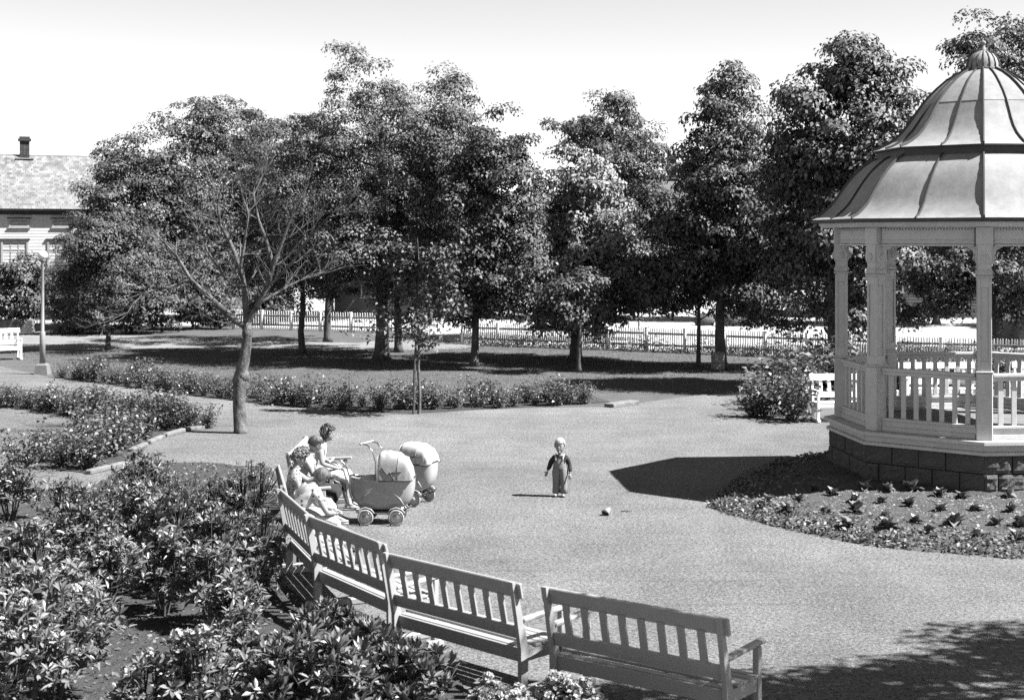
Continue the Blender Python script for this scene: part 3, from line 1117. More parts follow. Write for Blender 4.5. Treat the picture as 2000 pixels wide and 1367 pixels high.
# ------------------------------------------------------------------ picket fences
def fence(name, label, pts, h, pitch, post_every):
    t = thing(name, label, 'fence')
    pm = MB()
    pm.add([(-.022, -.009, .06), (.022, -.009, .06), (.022, -.009, h - .05), (0, -.009, h), (-.022, -.009, h - .05),
            (-.022, .009, .06), (.022, .009, .06), (.022, .009, h - .05), (0, .009, h), (-.022, .009, h - .05)],
           [(0, 1, 2, 3, 4), (9, 8, 7, 6, 5), (0, 5, 6, 1), (1, 6, 7, 2), (2, 7, 8, 3), (3, 8, 9, 4), (4, 9, 5, 0)])
    pme = pm.mesh('picket', M['fpaint'])
    po = MB()
    po.box((0, 0, (h - .02) / 2), (.1, .1, h - .02), ch=.008)
    po.box((0, 0, h - .005), (.13, .13, .03), ch=.006)
    pom = po.mesh('post', M['fpaint'])
    dpost = 0
    for a, b in zip(pts[:-1], pts[1:]):
        a, b = Vector(a), Vector(b)
        d = b - a
        L = d.length
        e = d / L
        rz = math.atan2(e.y, e.x)
        nn = Vector((e.y, -e.x))          # towards the park
        k = int(L / pitch)
        for i in range(k):
            p = a + e * (L * (i + .5) / k) - nn * .045
            o = obj('picket', pme, t, (p.x, p.y, random.uniform(-.012, .012)), (0, random.uniform(-.012, .012), rz))
        m_ = max(1, round(L / post_every))
        for i in range(m_ + (1 if b == Vector(pts[-1]) else 0)):
            p = a + e * (L * i / m_) + nn * .03
            obj('post', pom, t, (p.x, p.y, 0), (0, 0, rz))
        for i in range(m_):
            p, q = a + e * (L * i / m_ + .05), a + e * (L * (i + 1) / m_ - .05)
            for z in (h * .26, h * .74):
                mb = MB()
                mb.bar((p.x, p.y, z), (q.x, q.y, z), .05, .075, ch=.004)
                obj('rail', mb.mesh('rail', M['paint']), t)
    return t


fence('picket_fence', 'long white picket fence along the street behind the lawn', FENCE_R, .87, .088, 1.48)
fence('picket_fence', 'short white picket fence left of the park entrance', FENCE_L, .85, .12, 1.5)
fence('picket_fence', 'white picket fence piece on a low wall by the white house', [(-24.0, 66.5), (-20.9, 66.3)], 1.0, .13, 1.5)


# ------------------------------------------------------------------ houses
def window(parent, x, z, w, h, y, nx=2, nz=2, deep=.09):
    mb = MB()
    fw = .09
    mb.box((x - w / 2 - fw / 2, y - .03, z), (fw, .07, h + 2 * fw))
    mb.box((x + w / 2 + fw / 2, y - .03, z), (fw, .07, h + 2 * fw))
    mb.box((x, y - .03, z + h / 2 + fw / 2), (w, .07, fw))
    mb.box((x, y - .03, z - h / 2 - fw / 2), (w, .07, fw))
    fr = obj('window', mb.mesh('window', M['paint']), parent)
    mb = MB()
    mb.box((x, y - .05, z + h / 2 + fw + .03), (w + .34, .14, .05))
    obj('window_hood', mb.mesh('window_hood', M['trimd']), fr)
    mb = MB()
    mb.box((x, y - .04, z - h / 2 - fw - .02), (w + .3, .12, .04))
    obj('sill', mb.mesh('sill', M['paint']), fr)
    mb = MB()
    for i in range(1, nx):
        mb.box((x - w / 2 + w * i / nx, y - .012, z), (.05, .03, h))
    for i in range(1, nz):
        mb.box((x, y - .014, z - h / 2 + h * (.64 if nz == 2 else i / nz)), (w, .03, .05))
    obj('muntin', mb.mesh('muntin', M['paint']), fr)
    me = MB()
    me.box((0, 0, 0), (w / nx - .05, .012, h * .6))
    pm = me.mesh('pane', M['pane'])
    me2 = MB()
    me2.box((0, 0, 0), (w / nx - .05, .012, h * .32))
    pm2 = me2.mesh('pane', M['pane'])
    for i in range(nx):
        obj('pane', pm, fr, (x - w / 2 + w * (i + .5) / nx, y + .004, z - h / 2 + h * .31))
        obj('pane', pm2, fr, (x - w / 2 + w * (i + .5) / nx, y + .004, z + h / 2 - h * .17))


def clap_wall(x0, x1, z0, z1, y, pitch=.16, m=None):
    mb = MB()
    z = z0
    while z < z1 - 1e-6:
        ze = min(z + pitch, z1)
        mb.add([(x0, y - .010, z), (x1, y - .010, z), (x1, y, ze), (x0, y, ze)], [(0, 1, 2, 3)])
        mb.add([(x0, y, z), (x1, y, z), (x1, y - .010, z), (x0, y - .010, z)], [(0, 1, 2, 3)])
        z = ze
    return mb


def house(label, x0, x1, y, dep, eave, ridge, wallm, wins, tiles=False, chim=(), roofm=None, turn=0.0, piv=(0, 0)):
    Rv = Matrix.Rotation(turn, 3, 'Z')
    pv = Vector((piv[0], piv[1], 0))
    t = thing('house', label, 'house', pv - Rv @ pv, turn)
    mb = clap_wall(x0, x1, 0, eave, y)
    mb.box(((x0 + x1) / 2, y + dep / 2 + .01, eave / 2), (x1 - x0, dep - .04, eave - .002))
    for xx in (x0, x1):
        mb.box((xx, y - .01, eave / 2), (.16, .12, eave))
    for xs in (x0, x1):     # gables
        mb.add([(xs, y + .02, eave), (xs, y + dep - .02, eave), (xs, y + dep / 2, ridge - .08)], [(0, 1, 2)])
    obj('wall', mb.mesh('wall', wallm), t)
    ov = .35
    slope = math.atan2(ridge - eave, dep / 2)
    L = (dep / 2 + ov) / math.cos(slope)
    mb = MB()
    for sgn, yc in ((1, y + dep / 4 - ov / 2), (-1, y + dep * .75 + ov / 2)):
        R = Matrix.Rotation(sgn * slope, 3, 'X')
        mb.box(((x0 + x1) / 2, yc, (eave + ridge) / 2 - ov / 2 * math.tan(slope)), (x1 - x0 + .8, L, .09), R)
    rf = obj('roof', mb.mesh('roof', roofm or M['house_d']), t)
    mb = MB()
    mb.box(((x0 + x1) / 2, y - ov * .5, eave - .16), (x1 - x0 + .5, ov * .9, .03))
    mb.box(((x0 + x1) / 2, y - .04, eave - .33), (x1 - x0, .06, .3))  # dark strip below the eave stands in for its cast shadow
    obj('eave_shade_board', mb.mesh('eave_shade_board', M['trimd']), t)
    if tiles:
        R = Matrix.Rotation(slope, 3, 'X')
        e = Vector((0, math.cos(slope), math.sin(slope)))
        nrm = Vector((0, -math.sin(slope), math.cos(slope)))
        o0 = Vector((0, y - ov - .02, eave - ov * math.tan(slope)))
        tm = MB()
        tm.box((0, 0, 0), (.194, .25, .022), Matrix.Rotation(slope + .06, 3, 'X'))
        tme = [tm.mesh('tile', mm) for mm in (M['tile'], mat('tile_dark', .12, .15, 3, .8), mat('tile_pale', .21, .26, 3, .8), mat('tile_mid', .165, .195, 3, .8))]
        rest = [MB() for _ in range(4)]
        nrow = int(L / .195)
        cells = []
        for r in range(nrow):
            for c in range(int((x1 - x0 + .6) / .2)):
                x = x1 + .35 - .1 - c * .2 - (r % 2) * .1
                cells.append((x, r))
        cells.sort(key=lambda q: (not (-26.4 < q[0] < -20.6), abs(q[0] + 23.3) * .6 + q[1] * .2))
        for i, (x, r) in enumerate(cells):
            p = o0 + e * (.14 + r * .195) + nrm * (.075 + random.uniform(0, .012)) + Vector((x + random.uniform(-.01, .01), 0, 0))
            k = random.choices(range(4), (4, 3, 3, 4))[0]
            if i < 300:
                q = obj('tile', tme[k], rf, p)
            else:
                rest[k].box(p, (.194, .25, .022), Matrix.Rotation(slope + .06, 3, 'X'))
        allm = MB()
        for k in range(4):
            allm.add(rest[k].v, rest[k].f, k)
        obj('tile_field', allm.mesh('tile_field', [q.materials[0] for q in tme]), rf, kind='stuff')
    mb = MB()
    mb.tube([(x0 - .4, y + dep / 2, ridge + .06), (x1 + .4, y + dep / 2, ridge + .06)], .07, 8)
    obj('ridge_cap', mb.mesh('ridge_cap', M['conc']), t)
    for cx, cw, cz, pots in chim:
        mb = MB()
        z = ridge - .5
        r = 0
        while z < cz - .12:
            for q in range(3):
                mb.box((cx - cw / 2 + cw * (q + .5 + (.0 if r % 2 else .0)) / 3, y + dep / 2, z + .05), (cw / 3 - .014, cw - .0, .088))
            z += .1
            r += 1
        mb.box((cx, y + dep / 2, (ridge - .5 + cz) / 2), (cw - .03, cw - .03, cz - ridge + .5))
        mb.box((cx, y + dep / 2, cz - .06), (cw + .16, cw + .16, .12))
        mb.box((cx, y + dep / 2, cz + .05), (cw + .02, cw + .02, .12))
        ch = obj('chimney', mb.mesh('chimney', M['brick']), rf)
        mb = MB()
        mb.box((cx, y + dep / 2 - cw / 2 - .1, ridge - .1), (cw + .4, .3, .06))
        obj('flashing', mb.mesh('flashing', M['zinc']), ch)
        for q in range(pots):
            mb = MB()
            mb.lathe([(.11, 0), (.1, .4), (.13, .42), (.13, .48)], 10, (cx - .16 + .32 * q, y + dep / 2, cz + .1))
            obj('chimney_pot', mb.mesh('chimney_pot', M['conc']), ch)
    for w_ in wins:
        window(t, *w_)
    return t


HY = 75.0
house('white weatherboard house with pale tiled roof and brick chimney at left edge', -34, -20.0, HY, 7.0, 5.75, 8.35, M['house'],
      [((32 - 1000) / FPX * HY, 3.35, 1.12, 1.15, HY, 3, 2), ((116 - 1000) / FPX * HY, 3.3, 1.05, 1.25, HY, 3, 2), ((92 - 1000) / FPX * HY, 1.6, .8, 1.1, HY, 2, 2),
       ((40 - 1000) / FPX * HY, 4.85, .8, .26, HY, 2, 2), ((120 - 1000) / FPX * HY, 4.85, .8, .26, HY, 2, 2)],
      tiles=True, chim=[((43 - 1000) / FPX * (HY + 3.5) + 1.45, .5, 9.3, 0)], turn=math.radians(20), piv=(-23.5, HY))
house('grey boarded house behind the trees beyond the park entrance', -9.0, -1.2, 76.0, 6.5, 3.6, 6.6, M['house_g'],
      [(-7.2, 1.7, .9, 1.1, 76.0, 2, 2), (-4.9, 1.7, .9, 1.1, 76.0, 2, 2), (-2.6, 1.7, .9, 1.1, 76.0, 2, 2)], chim=[(-5.0, .5, 7.5, 0)])
house('pale house glimpsed under the crown of the bare tree', -19.6, -12.4, 84.0, 7.0, 3.4, 6.4, M['house'],
      [(-18.0, 1.6, .9, 1.1, 84.0, 2, 2), (-14.8, 1.6, .9, 1.1, 84.0, 2, 2)], chim=[(-15.5, .5, 7.2, 0)])
house('white house with two tall chimneys behind the central trees', 4.5, 13.5, 96.0, 8.0, 5.4, 8.2, M['house'],
      [(6.0, 2.0, 1.0, 1.3, 96.0, 2, 2), (8.5, 2.0, 1.0, 1.3, 96.0, 2, 2), (11.0, 2.0, 1.0, 1.3, 96.0, 2, 2)], chim=[(10.75, .6, 9.5, 2), (11.9, .5, 9.2, 0)])
house('dark boarded building across the street behind the bandstand', 17.5, 32, 76.0, 7.5, 3.7, 6.3, M['house_d'],
      [(19.5, 1.9, .9, 1.0, 76.0, 2, 2), (23.0, 1.9, .9, 1.0, 76.0, 2, 2)])
# low stone wall under the left fence piece
mb = MB()
mb.box((-23.0, 64.6, .28), (4.4, .35, .56), ch=.03)
obj('garden_wall', mb.mesh('garden_wall', M['conc']), label='low pale garden wall below the bushy tree at the left edge', cat='wall')
# small shed roof right edge
st = thing('shed', 'small shed with pointed roof beyond the fence at the right edge', 'shed', (20.1, 56.5, 0))
mb = MB(); mb.box((0, 0, .55), (2.4, 2.2, 1.1)); obj('wall', mb.mesh('wall', M['house_g']), st)
mb = MB()
mb.add([(-1.5, -1.3, 1.0), (1.5, -1.3, 1.0), (0, -1.3, 2.0), (-1.5, 1.3, 1.0), (1.5, 1.3, 1.0), (0, 1.3, 2.0)], [(0, 1, 2), (3, 5, 4), (0, 2, 5, 3), (1, 4, 5, 2), (0, 3, 4, 1)])
obj('roof', mb.mesh('roof', M['conc']), st)
for (px, D, h, lab) in [(1248, 66, 2.1, 'thin dark pole on the street behind the pale chestnut'), (1770, 70, 2.0, 'thin pale pole on the street seen through the bandstand')]:
    mb = MB()
    mb.tube([(0, 0, 0), (0, 0, h)], [.05, .04], 8)
    mb.sphere((0, 0, h), .06, 8)
    obj('street_pole', mb.mesh('street_pole', M['lampm']), None, ((px - 1000) / FPX * D, D, 0), label=lab, cat='pole')
for i, (px, py, r, lab) in enumerate([(1376, 636, .5, 'rounded boulder behind the fence beside the thin trunk'), (1428, 637, .62, 'largest rounded boulder behind the fence right of the litter drum'),
                                      (1452, 637, .5, 'rounded boulder right of the largest boulder behind the fence')]):
    x, y = G(px, py)
    mb = MB(); mb.sphere((0, 0, 0), (r, r * .8, r * .75), 12)
    me = mb.mesh('boulder', M['stone'], True)
    for vv in me.vertices:
        c = vv.co
        vv.co = c * (1 + .12 * math.sin(c.x * 7 + i) * math.cos(c.y * 6 + c.z * 5))
    obj('boulder', me, None, (x, y, r * .45), label=lab, cat='boulder')

# lamp
lx, ly = G(83, 731)
lt = thing('street_lamp', 'slim park lamp with white globe on a square concrete foot', 'lamp', (lx, ly, 0))
mb = MB()
mb.add([(-.21, -.21, 0), (.21, -.21, 0), (.21, .21, 0), (-.21, .21, 0), (-.17, -.17, .28), (.17, -.17, .28), (.17, .17, .28), (-.17, .17, .28), (-.1, -.1, .33), (.1, -.1, .33), (.1, .1, .33), (-.1, .1, .33)],
       [(0, 1, 5, 4), (1, 2, 6, 5), (2, 3, 7, 6), (3, 0, 4, 7), (4, 5, 9, 8), (5, 6, 10, 9), (6, 7, 11, 10), (7, 4, 8, 11), (8, 9, 10, 11), (3, 2, 1, 0)])
obj('foot', mb.mesh('foot', M['conc']), lt)
mb = MB()
mb.lathe([(.085, .3), (.085, 1.25), (.07, 1.28), (.055, 1.3), (.045, 3.35), (.07, 3.4)], 12)
obj('pole', mb.mesh('pole', M['lampm'], True), lt)
mb = MB(); mb.lathe([(.08, 3.39), (.1, 3.43), (.1, 3.46)], 12); obj('collar', mb.mesh('collar', M['lampm']), lt)
mb = MB(); mb.sphere((0, 0, 3.58), .15, 16); obj('globe', mb.mesh('globe', M['globe'], True), lt)

# litter drum on the trunk
dx, dy = G(1400, 722)
dr = thing('litter_drum', 'banded metal litter drum hung on a tree trunk on the shaded lawn', 'litter bin', (dx, dy - .25, .02))
mb = MB(); mb.lathe([(.2, .0), (.21, .02), (.21, .56), (.19, .56), (.19, .03)], 18); obj('body', mb.mesh('body', M['hoopm'], True), dr)
for z in (.06, .22, .38, .54):
    mb = MB(); mb.lathe([(.212, z - .015), (.222, z - .01), (.222, z + .01), (.212, z + .015)], 18); obj('hoop', mb.mesh('hoop', M['conc'], True), dr)

# ------------------------------------------------------------------ the bandstand
PST = thing('bandstand', 'white octagonal bandstand with bell shaped zinc roof on a stone base', 'bandstand', (PC.x, PC.y, 0))
A0 = math.radians(-107.3)
R_ST, R_POST, R_DECK, R_EAVE = 2.52, 2.30, 2.60, 2.76


def ang(k):
    return A0 + k * PI / 4


def oct_ring(mb, prof, mi=0, close=True):
    """octagonal ring: prof is a list of (corner radius, z), closed loop"""
    n = len(prof)
    o = len(mb.v)
    for k in range(8):
        for r, z in prof:
            mb.v.append((r * math.cos(ang(k)), r * math.sin(ang(k)), z))
    for k in range(8):
        for i in range(n if close else n - 1):
            a, b = o + k * n + i, o + k * n + (i + 1) % n
            c, d = o + ((k + 1) % 8) * n + i, o + ((k + 1) % 8) * n + (i + 1) % n
            mb.f.append((a, c, d, b)); mb.m.append(mi)


ZS = .86       # top of the stone
ZD = 1.06      # deck
mb = MB()
oct_ring(mb, [(R_ST - .10, 0), (R_ST - .10, ZS - .02), (R_ST - .5, ZS - .02), (R_ST - .5, 0)])
obj('foundation', mb.mesh('foundation', M['mortar']), PST)
side = 2 * R_ST * math.sin(PI / 8)
apo = R_ST * math.cos(PI / 8)
stone_meshes = {}


def stone_mesh(w, h, seedv):
    key = (round(w, 2), round(h, 2), seedv % 4)
    if key in stone_meshes:
        return stone_meshes[key]
    rnd = random.Random(seedv * 7 + int(w * 100))
    nx, nz = 7, 5
    vs, fs = [], []
    for i in range(nx + 1):
        for j in range(nz + 1):
            e = min(i, nx - i, 1) * min(j, nz - j, 1)
            vs.append((-w / 2 + w * i / nx, -(.0 + (.022 + rnd.uniform(-.012, .016)) * e), -h / 2 + h * j / nz))
    for i in range(nx):
        for j in range(nz):
            a = i * (nz + 1) + j
            fs.append((a, a + nz + 1, a + nz + 2, a + 1))
    b0 = len(vs)
    vs += [(-w / 2, .16, -h / 2), (w / 2, .16, -h / 2), (w / 2, .16, h / 2), (-w / 2, .16, h / 2)]
    c = [0, nx * (nz + 1), nx * (nz + 1) + nz, nz]
    bot = [i * (nz + 1) for i in range(nx + 1)]
    top = [i * (nz + 1) + nz for i in range(nx + 1)]
    fs.append(tuple(reversed(bot)) + (b0, b0 + 1))
    fs.append(tuple(top) + (b0 + 2, b0 + 3))
    fs.append(tuple(range(nz + 1)) + (b0 + 3, b0))
    fs.append(tuple(reversed([nx * (nz + 1) + j for j in range(nz + 1)])) + (b0 + 1, b0 + 2))
    mbb = MB()
    mbb.add(vs, fs)
    stone_meshes[key] = mbb.mesh('stone_block', M['stone'])
    return stone_meshes[key]


for k in range(8):
    am = ang(k) + PI / 8
    nrm = Vector((math.cos(am), math.sin(am)))
    tan = Vector((-nrm.y, nrm.x))
    rz = math.atan2(tan.y, tan.x)
    for c in range(3):
        zc = ZS - .012 - .2775 * (c + .5) - .002
        cuts = [0, .44, .88, 1.32, side] if c % 2 == 0 else [0, .22, .66, 1.10, 1.54, side]
        cuts = [q * 1.0 for q in cuts]
        for q in range(len(cuts) - 1):
            w = cuts[q + 1] - cuts[q] - .018
            p = nrm * (apo - .012 + random.uniform(-.006, .008)) + tan * ((cuts[q] + cuts[q + 1]) / 2 - side / 2)
            obj('stone_block', stone_mesh(w, .262, k * 3 + c + q), PST, (p.x, p.y, zc), (0, 0, rz))

mb = MB()
oct_ring(mb, [(R_ST + .035, ZS - .01), (R_ST + .035, ZS + .035), (R_ST - .02, ZS + .05), (R_ST - .02, ZD - .055), (R_DECK, ZD - .05), (R_DECK, ZD), (R_POST - .2, ZD), (R_POST - .2, ZS - .01)])
obj('skirt_board', mb.mesh('skirt_board', M['paint_b']), PST)
# floor planks
pl = .165
ex = Vector((math.cos(.32), math.sin(.32)))
ey = Vector((-ex.y, ex.x))
octp = [Vector(((R_POST - .19) * math.cos(ang(k)), (R_POST - .19) * math.sin(ang(k)))) for k in range(8)]
yy = -R_POST
i = 0
while yy < R_POST:
    c = yy + pl / 2
    xs = []
    for k in range(8):
        a, b = octp[k], octp[(k + 1) % 8]
        ya, yb = a.dot(ey), b.dot(ey)
        if (ya > c) != (yb > c):
            s = (c - ya) / (yb - ya)
            xs.append(a.lerp(b, s).dot(ex))
    if len(xs) == 2:
        x0, x1 = min(xs), max(xs)
        if x1 - x0 > .3:
            mb = MB()
            p, q = ex * (x0 + .02) + ey * c, ex * (x1 - .02) + ey * c
            mb.bar((p.x, p.y, ZD - .022 + random.uniform(-.002, .002)), (q.x, q.y, ZD - .022), pl - .008, .03, ch=.004)
            obj('floor_plank', mb.mesh('floor_plank', M['plank']), PST)
    yy += pl
mb = MB()
mb.prism([(p.x * .98, p.y * .98) for p in octp], ZD - .12, ZD - .045)
obj('subfloor', mb.mesh('subfloor', M['mortar']), PST)

# posts
ZB, ZT = 4.00, 4.27     # beam bottom / top


def post_meshes():
    mb = MB()
    # x axis points outwards
    mb.box((0, 0, (ZD + 2.07) / 2), (.235, .235, 2.07 - ZD), ch=.012)
    mb.box((0, 0, 2.085), (.262, .262, .03), ch=.008)
    mb.box((0, 0, (2.10 + 3.50) / 2), (.165, .165, 1.40))
    s, w = .205, .045
    for sx in (-1, 1):
        for sy in (-1, 1):
            mb.box((sx * (s - w) / 2, sy * (s - w) / 2, (2.10 + 3.50) / 2), (w, w, 1.396), ch=.006)
    for z, hh in ((2.17, .14), (3.43, .14)):
        for ax in (0, 1):
            for sg in (-1, 1):
                c = [0, 0, z]
                c[ax] = sg * (s - .04) / 2
                sz = [s - 2 * w + .004, s - 2 * w + .004, hh]
                sz[ax] = .039
                mb.box(c, sz)
    mb.box((0, 0, 3.515), (.25, .25, .03), ch=.008)
    mb.box((0, 0, (ZB - .005 + ZT) / 2), (.25, .25, ZT - ZB + .005), ch=.01)
    shaft = mb.mesh('post', M['paint_b'])
    # scrolled capital: profile sawn in a thick board, both ways
    prof = [(.085, 3.53), (.115, 3.545), (.125, 3.58), (.105, 3.62), (.088, 3.65), (.092, 3.69), (.12, 3.73), (.135, 3.78), (.135, 3.84), (.125, 3.90), (.118, 3.95), (.125, 4.0)]
    mc = MB()
    for ax in (0, 1):
        n = len(prof)
        d = .10 if ax == 0 else .099
        vs = []
        for sg in (-1, 1):
            for r, z in prof:
                vs.append((-r, sg * d, z) if ax == 0 else (sg * d, -r, z))
            for r, z in reversed(prof):
                vs.append((r, sg * d, z) if ax == 0 else (sg * d, r, z))
        m2 = 2 * n
        fs = [tuple(range(m2)), tuple(reversed(range(m2, 2 * m2)))] + [(i, (i + 1) % m2, m2 + (i + 1) % m2, m2 + i) for i in range(m2)]
        mc.add(vs, fs)
    cap = mc.mesh('capital', M['paint_b'])
    md = MB()
    md.lathe([(.052, 0), (.052, .012), (.034, .02), (.026, .012), (.018, .022), (0.004, .026)], 14, mx=Matrix.Rotation(PI / 2, 3, 'Y'))
    med = md.mesh('medallion', M['paint_b'], True)
    return shaft, cap, med


shaft, capm, med = post_meshes()
for k in range(8):
    p = (R_POST * math.cos(ang(k)), R_POST * math.sin(ang(k)), 0)
    po = obj('post', shaft, PST, p, (0, 0, ang(k) + .06))
    obj('capital', capm, po)
    for q in range(4):
        a = q * PI / 2
        obj('medallion', med, po, (.137 * math.cos(a) if q % 2 == 0 else 0, .137 * math.sin(a) if q % 2 else 0, 3.805), (0, 0, a))

# rails, balusters, beams per side
sideP = 2 * R_POST * math.sin(PI / 8)
apoP = R_POST * math.cos(PI / 8)
bal = MB(); bal.box((0, 0, (1.27 + 1.95) / 2), (.075, .03, .68), ch=.004); balm = bal.mesh('baluster', M['paint_b'])
rl = MB()
rl.box((0, -.0, 2.03), (sideP - .24, .13, .05), ch=.008)
rl.box((0, 0, 1.975), (sideP - .24, .07, .06), ch=.006)
rlm = rl.mesh('hand_rail', M['paint_b'])
rb = MB()
rb.box((0, 0, 1.25), (sideP - .236, .10, .04), ch=.006)
rb.box((0, 0, 1.185), (sideP - .24, .05, .09))
rb.box((0, 0, 1.1), (sideP - .24, .09, .075), ch=.006)
rbm = rb.mesh('bottom_rail', M['paint_b'])
be = MB()
be.box((0, 0, (ZB + ZT) / 2), (sideP - .25, .14, ZT - ZB - .02), ch=.004)
be.box((0, -.0, ZB - .012), (sideP - .25, .19, .03), ch=.006)
be.box((0, -.0, ZB + .06), (sideP - .252, .16, .02), ch=.004)
bem = be.mesh('beam', M['paint_b'])
br_ = MB()
br_.add([(-.0, -.03, 0), (.16, -.03, 0), (.05, -.03, -.06), (0, -.03, -.17), (-.0, .03, 0), (.16, .03, 0), (.05, .03, -.06), (0, .03, -.17)],
        [(0, 3, 2, 1), (4, 5, 6, 7), (0, 1, 5, 4), (1, 2, 6, 5), (2, 3, 7, 6), (3, 0, 4, 7)])
brm = br_.mesh('bracket', M['paint_b'])
dn = MB()
for i in range(30):
    dn.box((-sideP / 2 + .16 + (sideP - .32) * (i + .5) / 30, -.085, ZT - .035), (.025, .03, .03))
dnm = dn.mesh('dentil_band', M['paint_b'])
for k in range(8):
    am = ang(k) + PI / 8
    nrm = Vector((math.cos(am), math.sin(am)))
    rz = math.atan2(nrm.x, -nrm.y)     # local -y points outwards
    p = nrm * apoP
    loc = (p.x, p.y, 0)
    rot = (0, 0, rz)
    tan = Vector((math.cos(rz), math.sin(rz)))
    if k != 2:                          # entrance at the back right
        hr = obj('hand_rail', rlm, PST, loc, rot)
        obj('bottom_rail', rbm, PST, loc, rot)
        nb = 7
        for i in range(nb):
            s = -(sideP - .3) / 2 + (sideP - .3) * (i + .5) / nb
            obj('baluster', balm, PST, (p.x + tan.x * s, p.y + tan.y * s, 0), rot)
    b_ = obj('beam', bem, PST, loc, rot)
    obj('dentil_band', dnm, b_, kind='stuff')
    for sg in (0, 1):
        s = -(sideP / 2 - .12) if sg == 0 else (sideP / 2 - .12)
        obj('bracket', brm, PST, (p.x + tan.x * s, p.y + tan.y * s, ZB - .03), (0, 0, rz + (PI if sg else 0)))

# ceiling, cornice, gutter
mb = MB()
oct_ring(mb, [(R_POST - .12, ZT), (R_EAVE - .12, ZT), (R_EAVE - .08, ZT + .05), (R_EAVE - .08, ZT + .075), (R_POST - .12, ZT + .075)])
obj('cornice', mb.mesh('cornice', M['paint_b']), PST)
mb = MB()
mb.prism([((R_POST - .1) * math.cos(ang(k)), (R_POST - .1) * math.sin(ang(k))) for k in range(8)], ZT + .01, ZT + .07)
obj('ceiling', mb.mesh('ceiling', M['paint_b']), PST)
mb = MB()
oct_ring(mb, [(R_EAVE - .06, ZT + .078), (R_EAVE + .01, ZT + .078), (R_EAVE + .02, ZT + .13), (R_EAVE - .02, ZT + .13), (R_EAVE - .06, ZT + .1)])
obj('gutter', mb.mesh('gutter', M['seam']), PST)

LOW = [(2.80, 4.405), (2.68, 4.455), (2.58, 4.53), (2.47, 4.63), (2.38, 4.75), (2.29, 4.88), (2.19, 5.02), (2.07, 5.16), (1.94, 5.28), (1.80, 5.38), (1.66, 5.445)]
UPP = [(1.80, 5.555), (1.68, 5.59), (1.55, 5.66), (1.42, 5.75), (1.30, 5.87), (1.19, 6.02), (1.09, 6.18), (.975, 6.36), (.86, 6.51), (.73, 6.65), (.59, 6.78), (.43, 6.895), (.25, 6.985)]
UPP = [(q, 5.555 + (z - 5.555) * .925) for q, z in UPP]
mb = MB()
oct_ring(mb, [(1.73, 5.36), (1.73, 5.545), (1.5, 5.545), (1.5, 5.36)])
obj('drum_shade_band', mb.mesh('drum_shade_band', M['seam']), PST)  # dark colour stands in for the shadow under the upper eave
mb = MB()
oct_ring(mb, [(1.74, 5.535), (1.81, 5.535), (1.81, 5.553), (1.74, 5.553)])
obj('upper_gutter', mb.mesh('upper_gutter', M['seam']), PST)


def roof_panel(prof, half, gap=.006, th=.012):
    """half = 0/1: which half of an octagon facet; local frame of facet 0"""
    vs, fs = [], []
    n = len(prof)
    nu = 4
    c0 = Vector((math.cos(ang(0)), math.sin(ang(0))))
    c1 = Vector((math.cos(ang(1)), math.sin(ang(1))))
    for r, z in prof:
        for u in range(nu + 1):
            s = (half + u / nu) / 2
            p = (c0 * (1 - s) + c1 * s) * r
            bow = 1 + .006 * math.sin(PI * u / nu)
            vs.append((p.x * bow, p.y * bow, z))
    for i in range(n - 1):
        for u in range(nu):
            a = i * (nu + 1) + u
            fs.append((a, a + 1, a + nu + 2, a + nu + 1))
    m_ = len(vs)
    ntop = len(fs)
    m0 = len(vs)
    vs3 = vs + [(x * .985, y * .985, z - th) for x, y, z in vs]
    edge = [i * (nu + 1) for i in range(n)]
    edge2 = [i * (nu + 1) + nu for i in range(n)]
    sd = []
    for e in (edge, edge2):
        sd += [(e[i], e[i + 1], e[i + 1] + m_, e[i] + m_) for i in range(n - 1)]
    sd += [(u, u + 1, u + 1 + m_, u + m_) for u in range(nu)]
    sd += [(m_ - nu - 1 + u, m_ - nu + u, 2 * m_ - nu + u, 2 * m_ - nu - 1 + u) for u in range(nu)]
    mb = MB()
    mb.add(vs, fs)
    mb.add(vs3, [tuple(reversed([q + m_ for q in f])) for f in fs] + sd)
    me = mb.mesh('roof_panel', M['zinc'], False)
    me.polygons.foreach_set('use_smooth', [i < ntop for i in range(len(me.polygons))])
    return me


def seam_mesh(prof, s, w=.016, h=.035, wave=0.0):
    c0 = Vector((math.cos(ang(0)), math.sin(ang(0))))
    c1 = Vector((math.cos(ang(1)), math.sin(ang(1))))
    d = (c0 * (1 - s) + c1 * s)
    t = Vector((-d.y, d.x)).normalized()
    vs, fs = [], []
    n = len(prof)
    for i, (r, z) in enumerate(prof):
        off = wave * math.sin(i * 1.1)
        p = d * r
        rr, zz = prof[min(i + 1, n - 1)], prof[max(i - 1, 0)]
        tr, tz = rr[0] - zz[0], rr[1] - zz[1]
        L = math.hypot(tr, tz)
        nr, nz = tz / L, -tr / L
        dn_ = d.normalized()
        for sx, hh in ((-1, -.01), (-1, 1), (1, 1), (1, -.01)):
            hv = h if hh == 1 else hh
            q = p + t * (sx * w * .5 + off) + dn_ * nr * hv
            vs.append((q.x, q.y, z + nz * hv))
    for i in range(n - 1):
        for k in range(3):
            a = i * 4 + k
            fs.append((a, a + 1, a + 5, a + 4))
    fs += [(0, 1, 2, 3), (4 * n - 1, 4 * n - 2, 4 * n - 3, 4 * n - 4)]
    mb = MB(); mb.add(vs, fs)
    return mb.mesh('roof_seam', M['seam'])


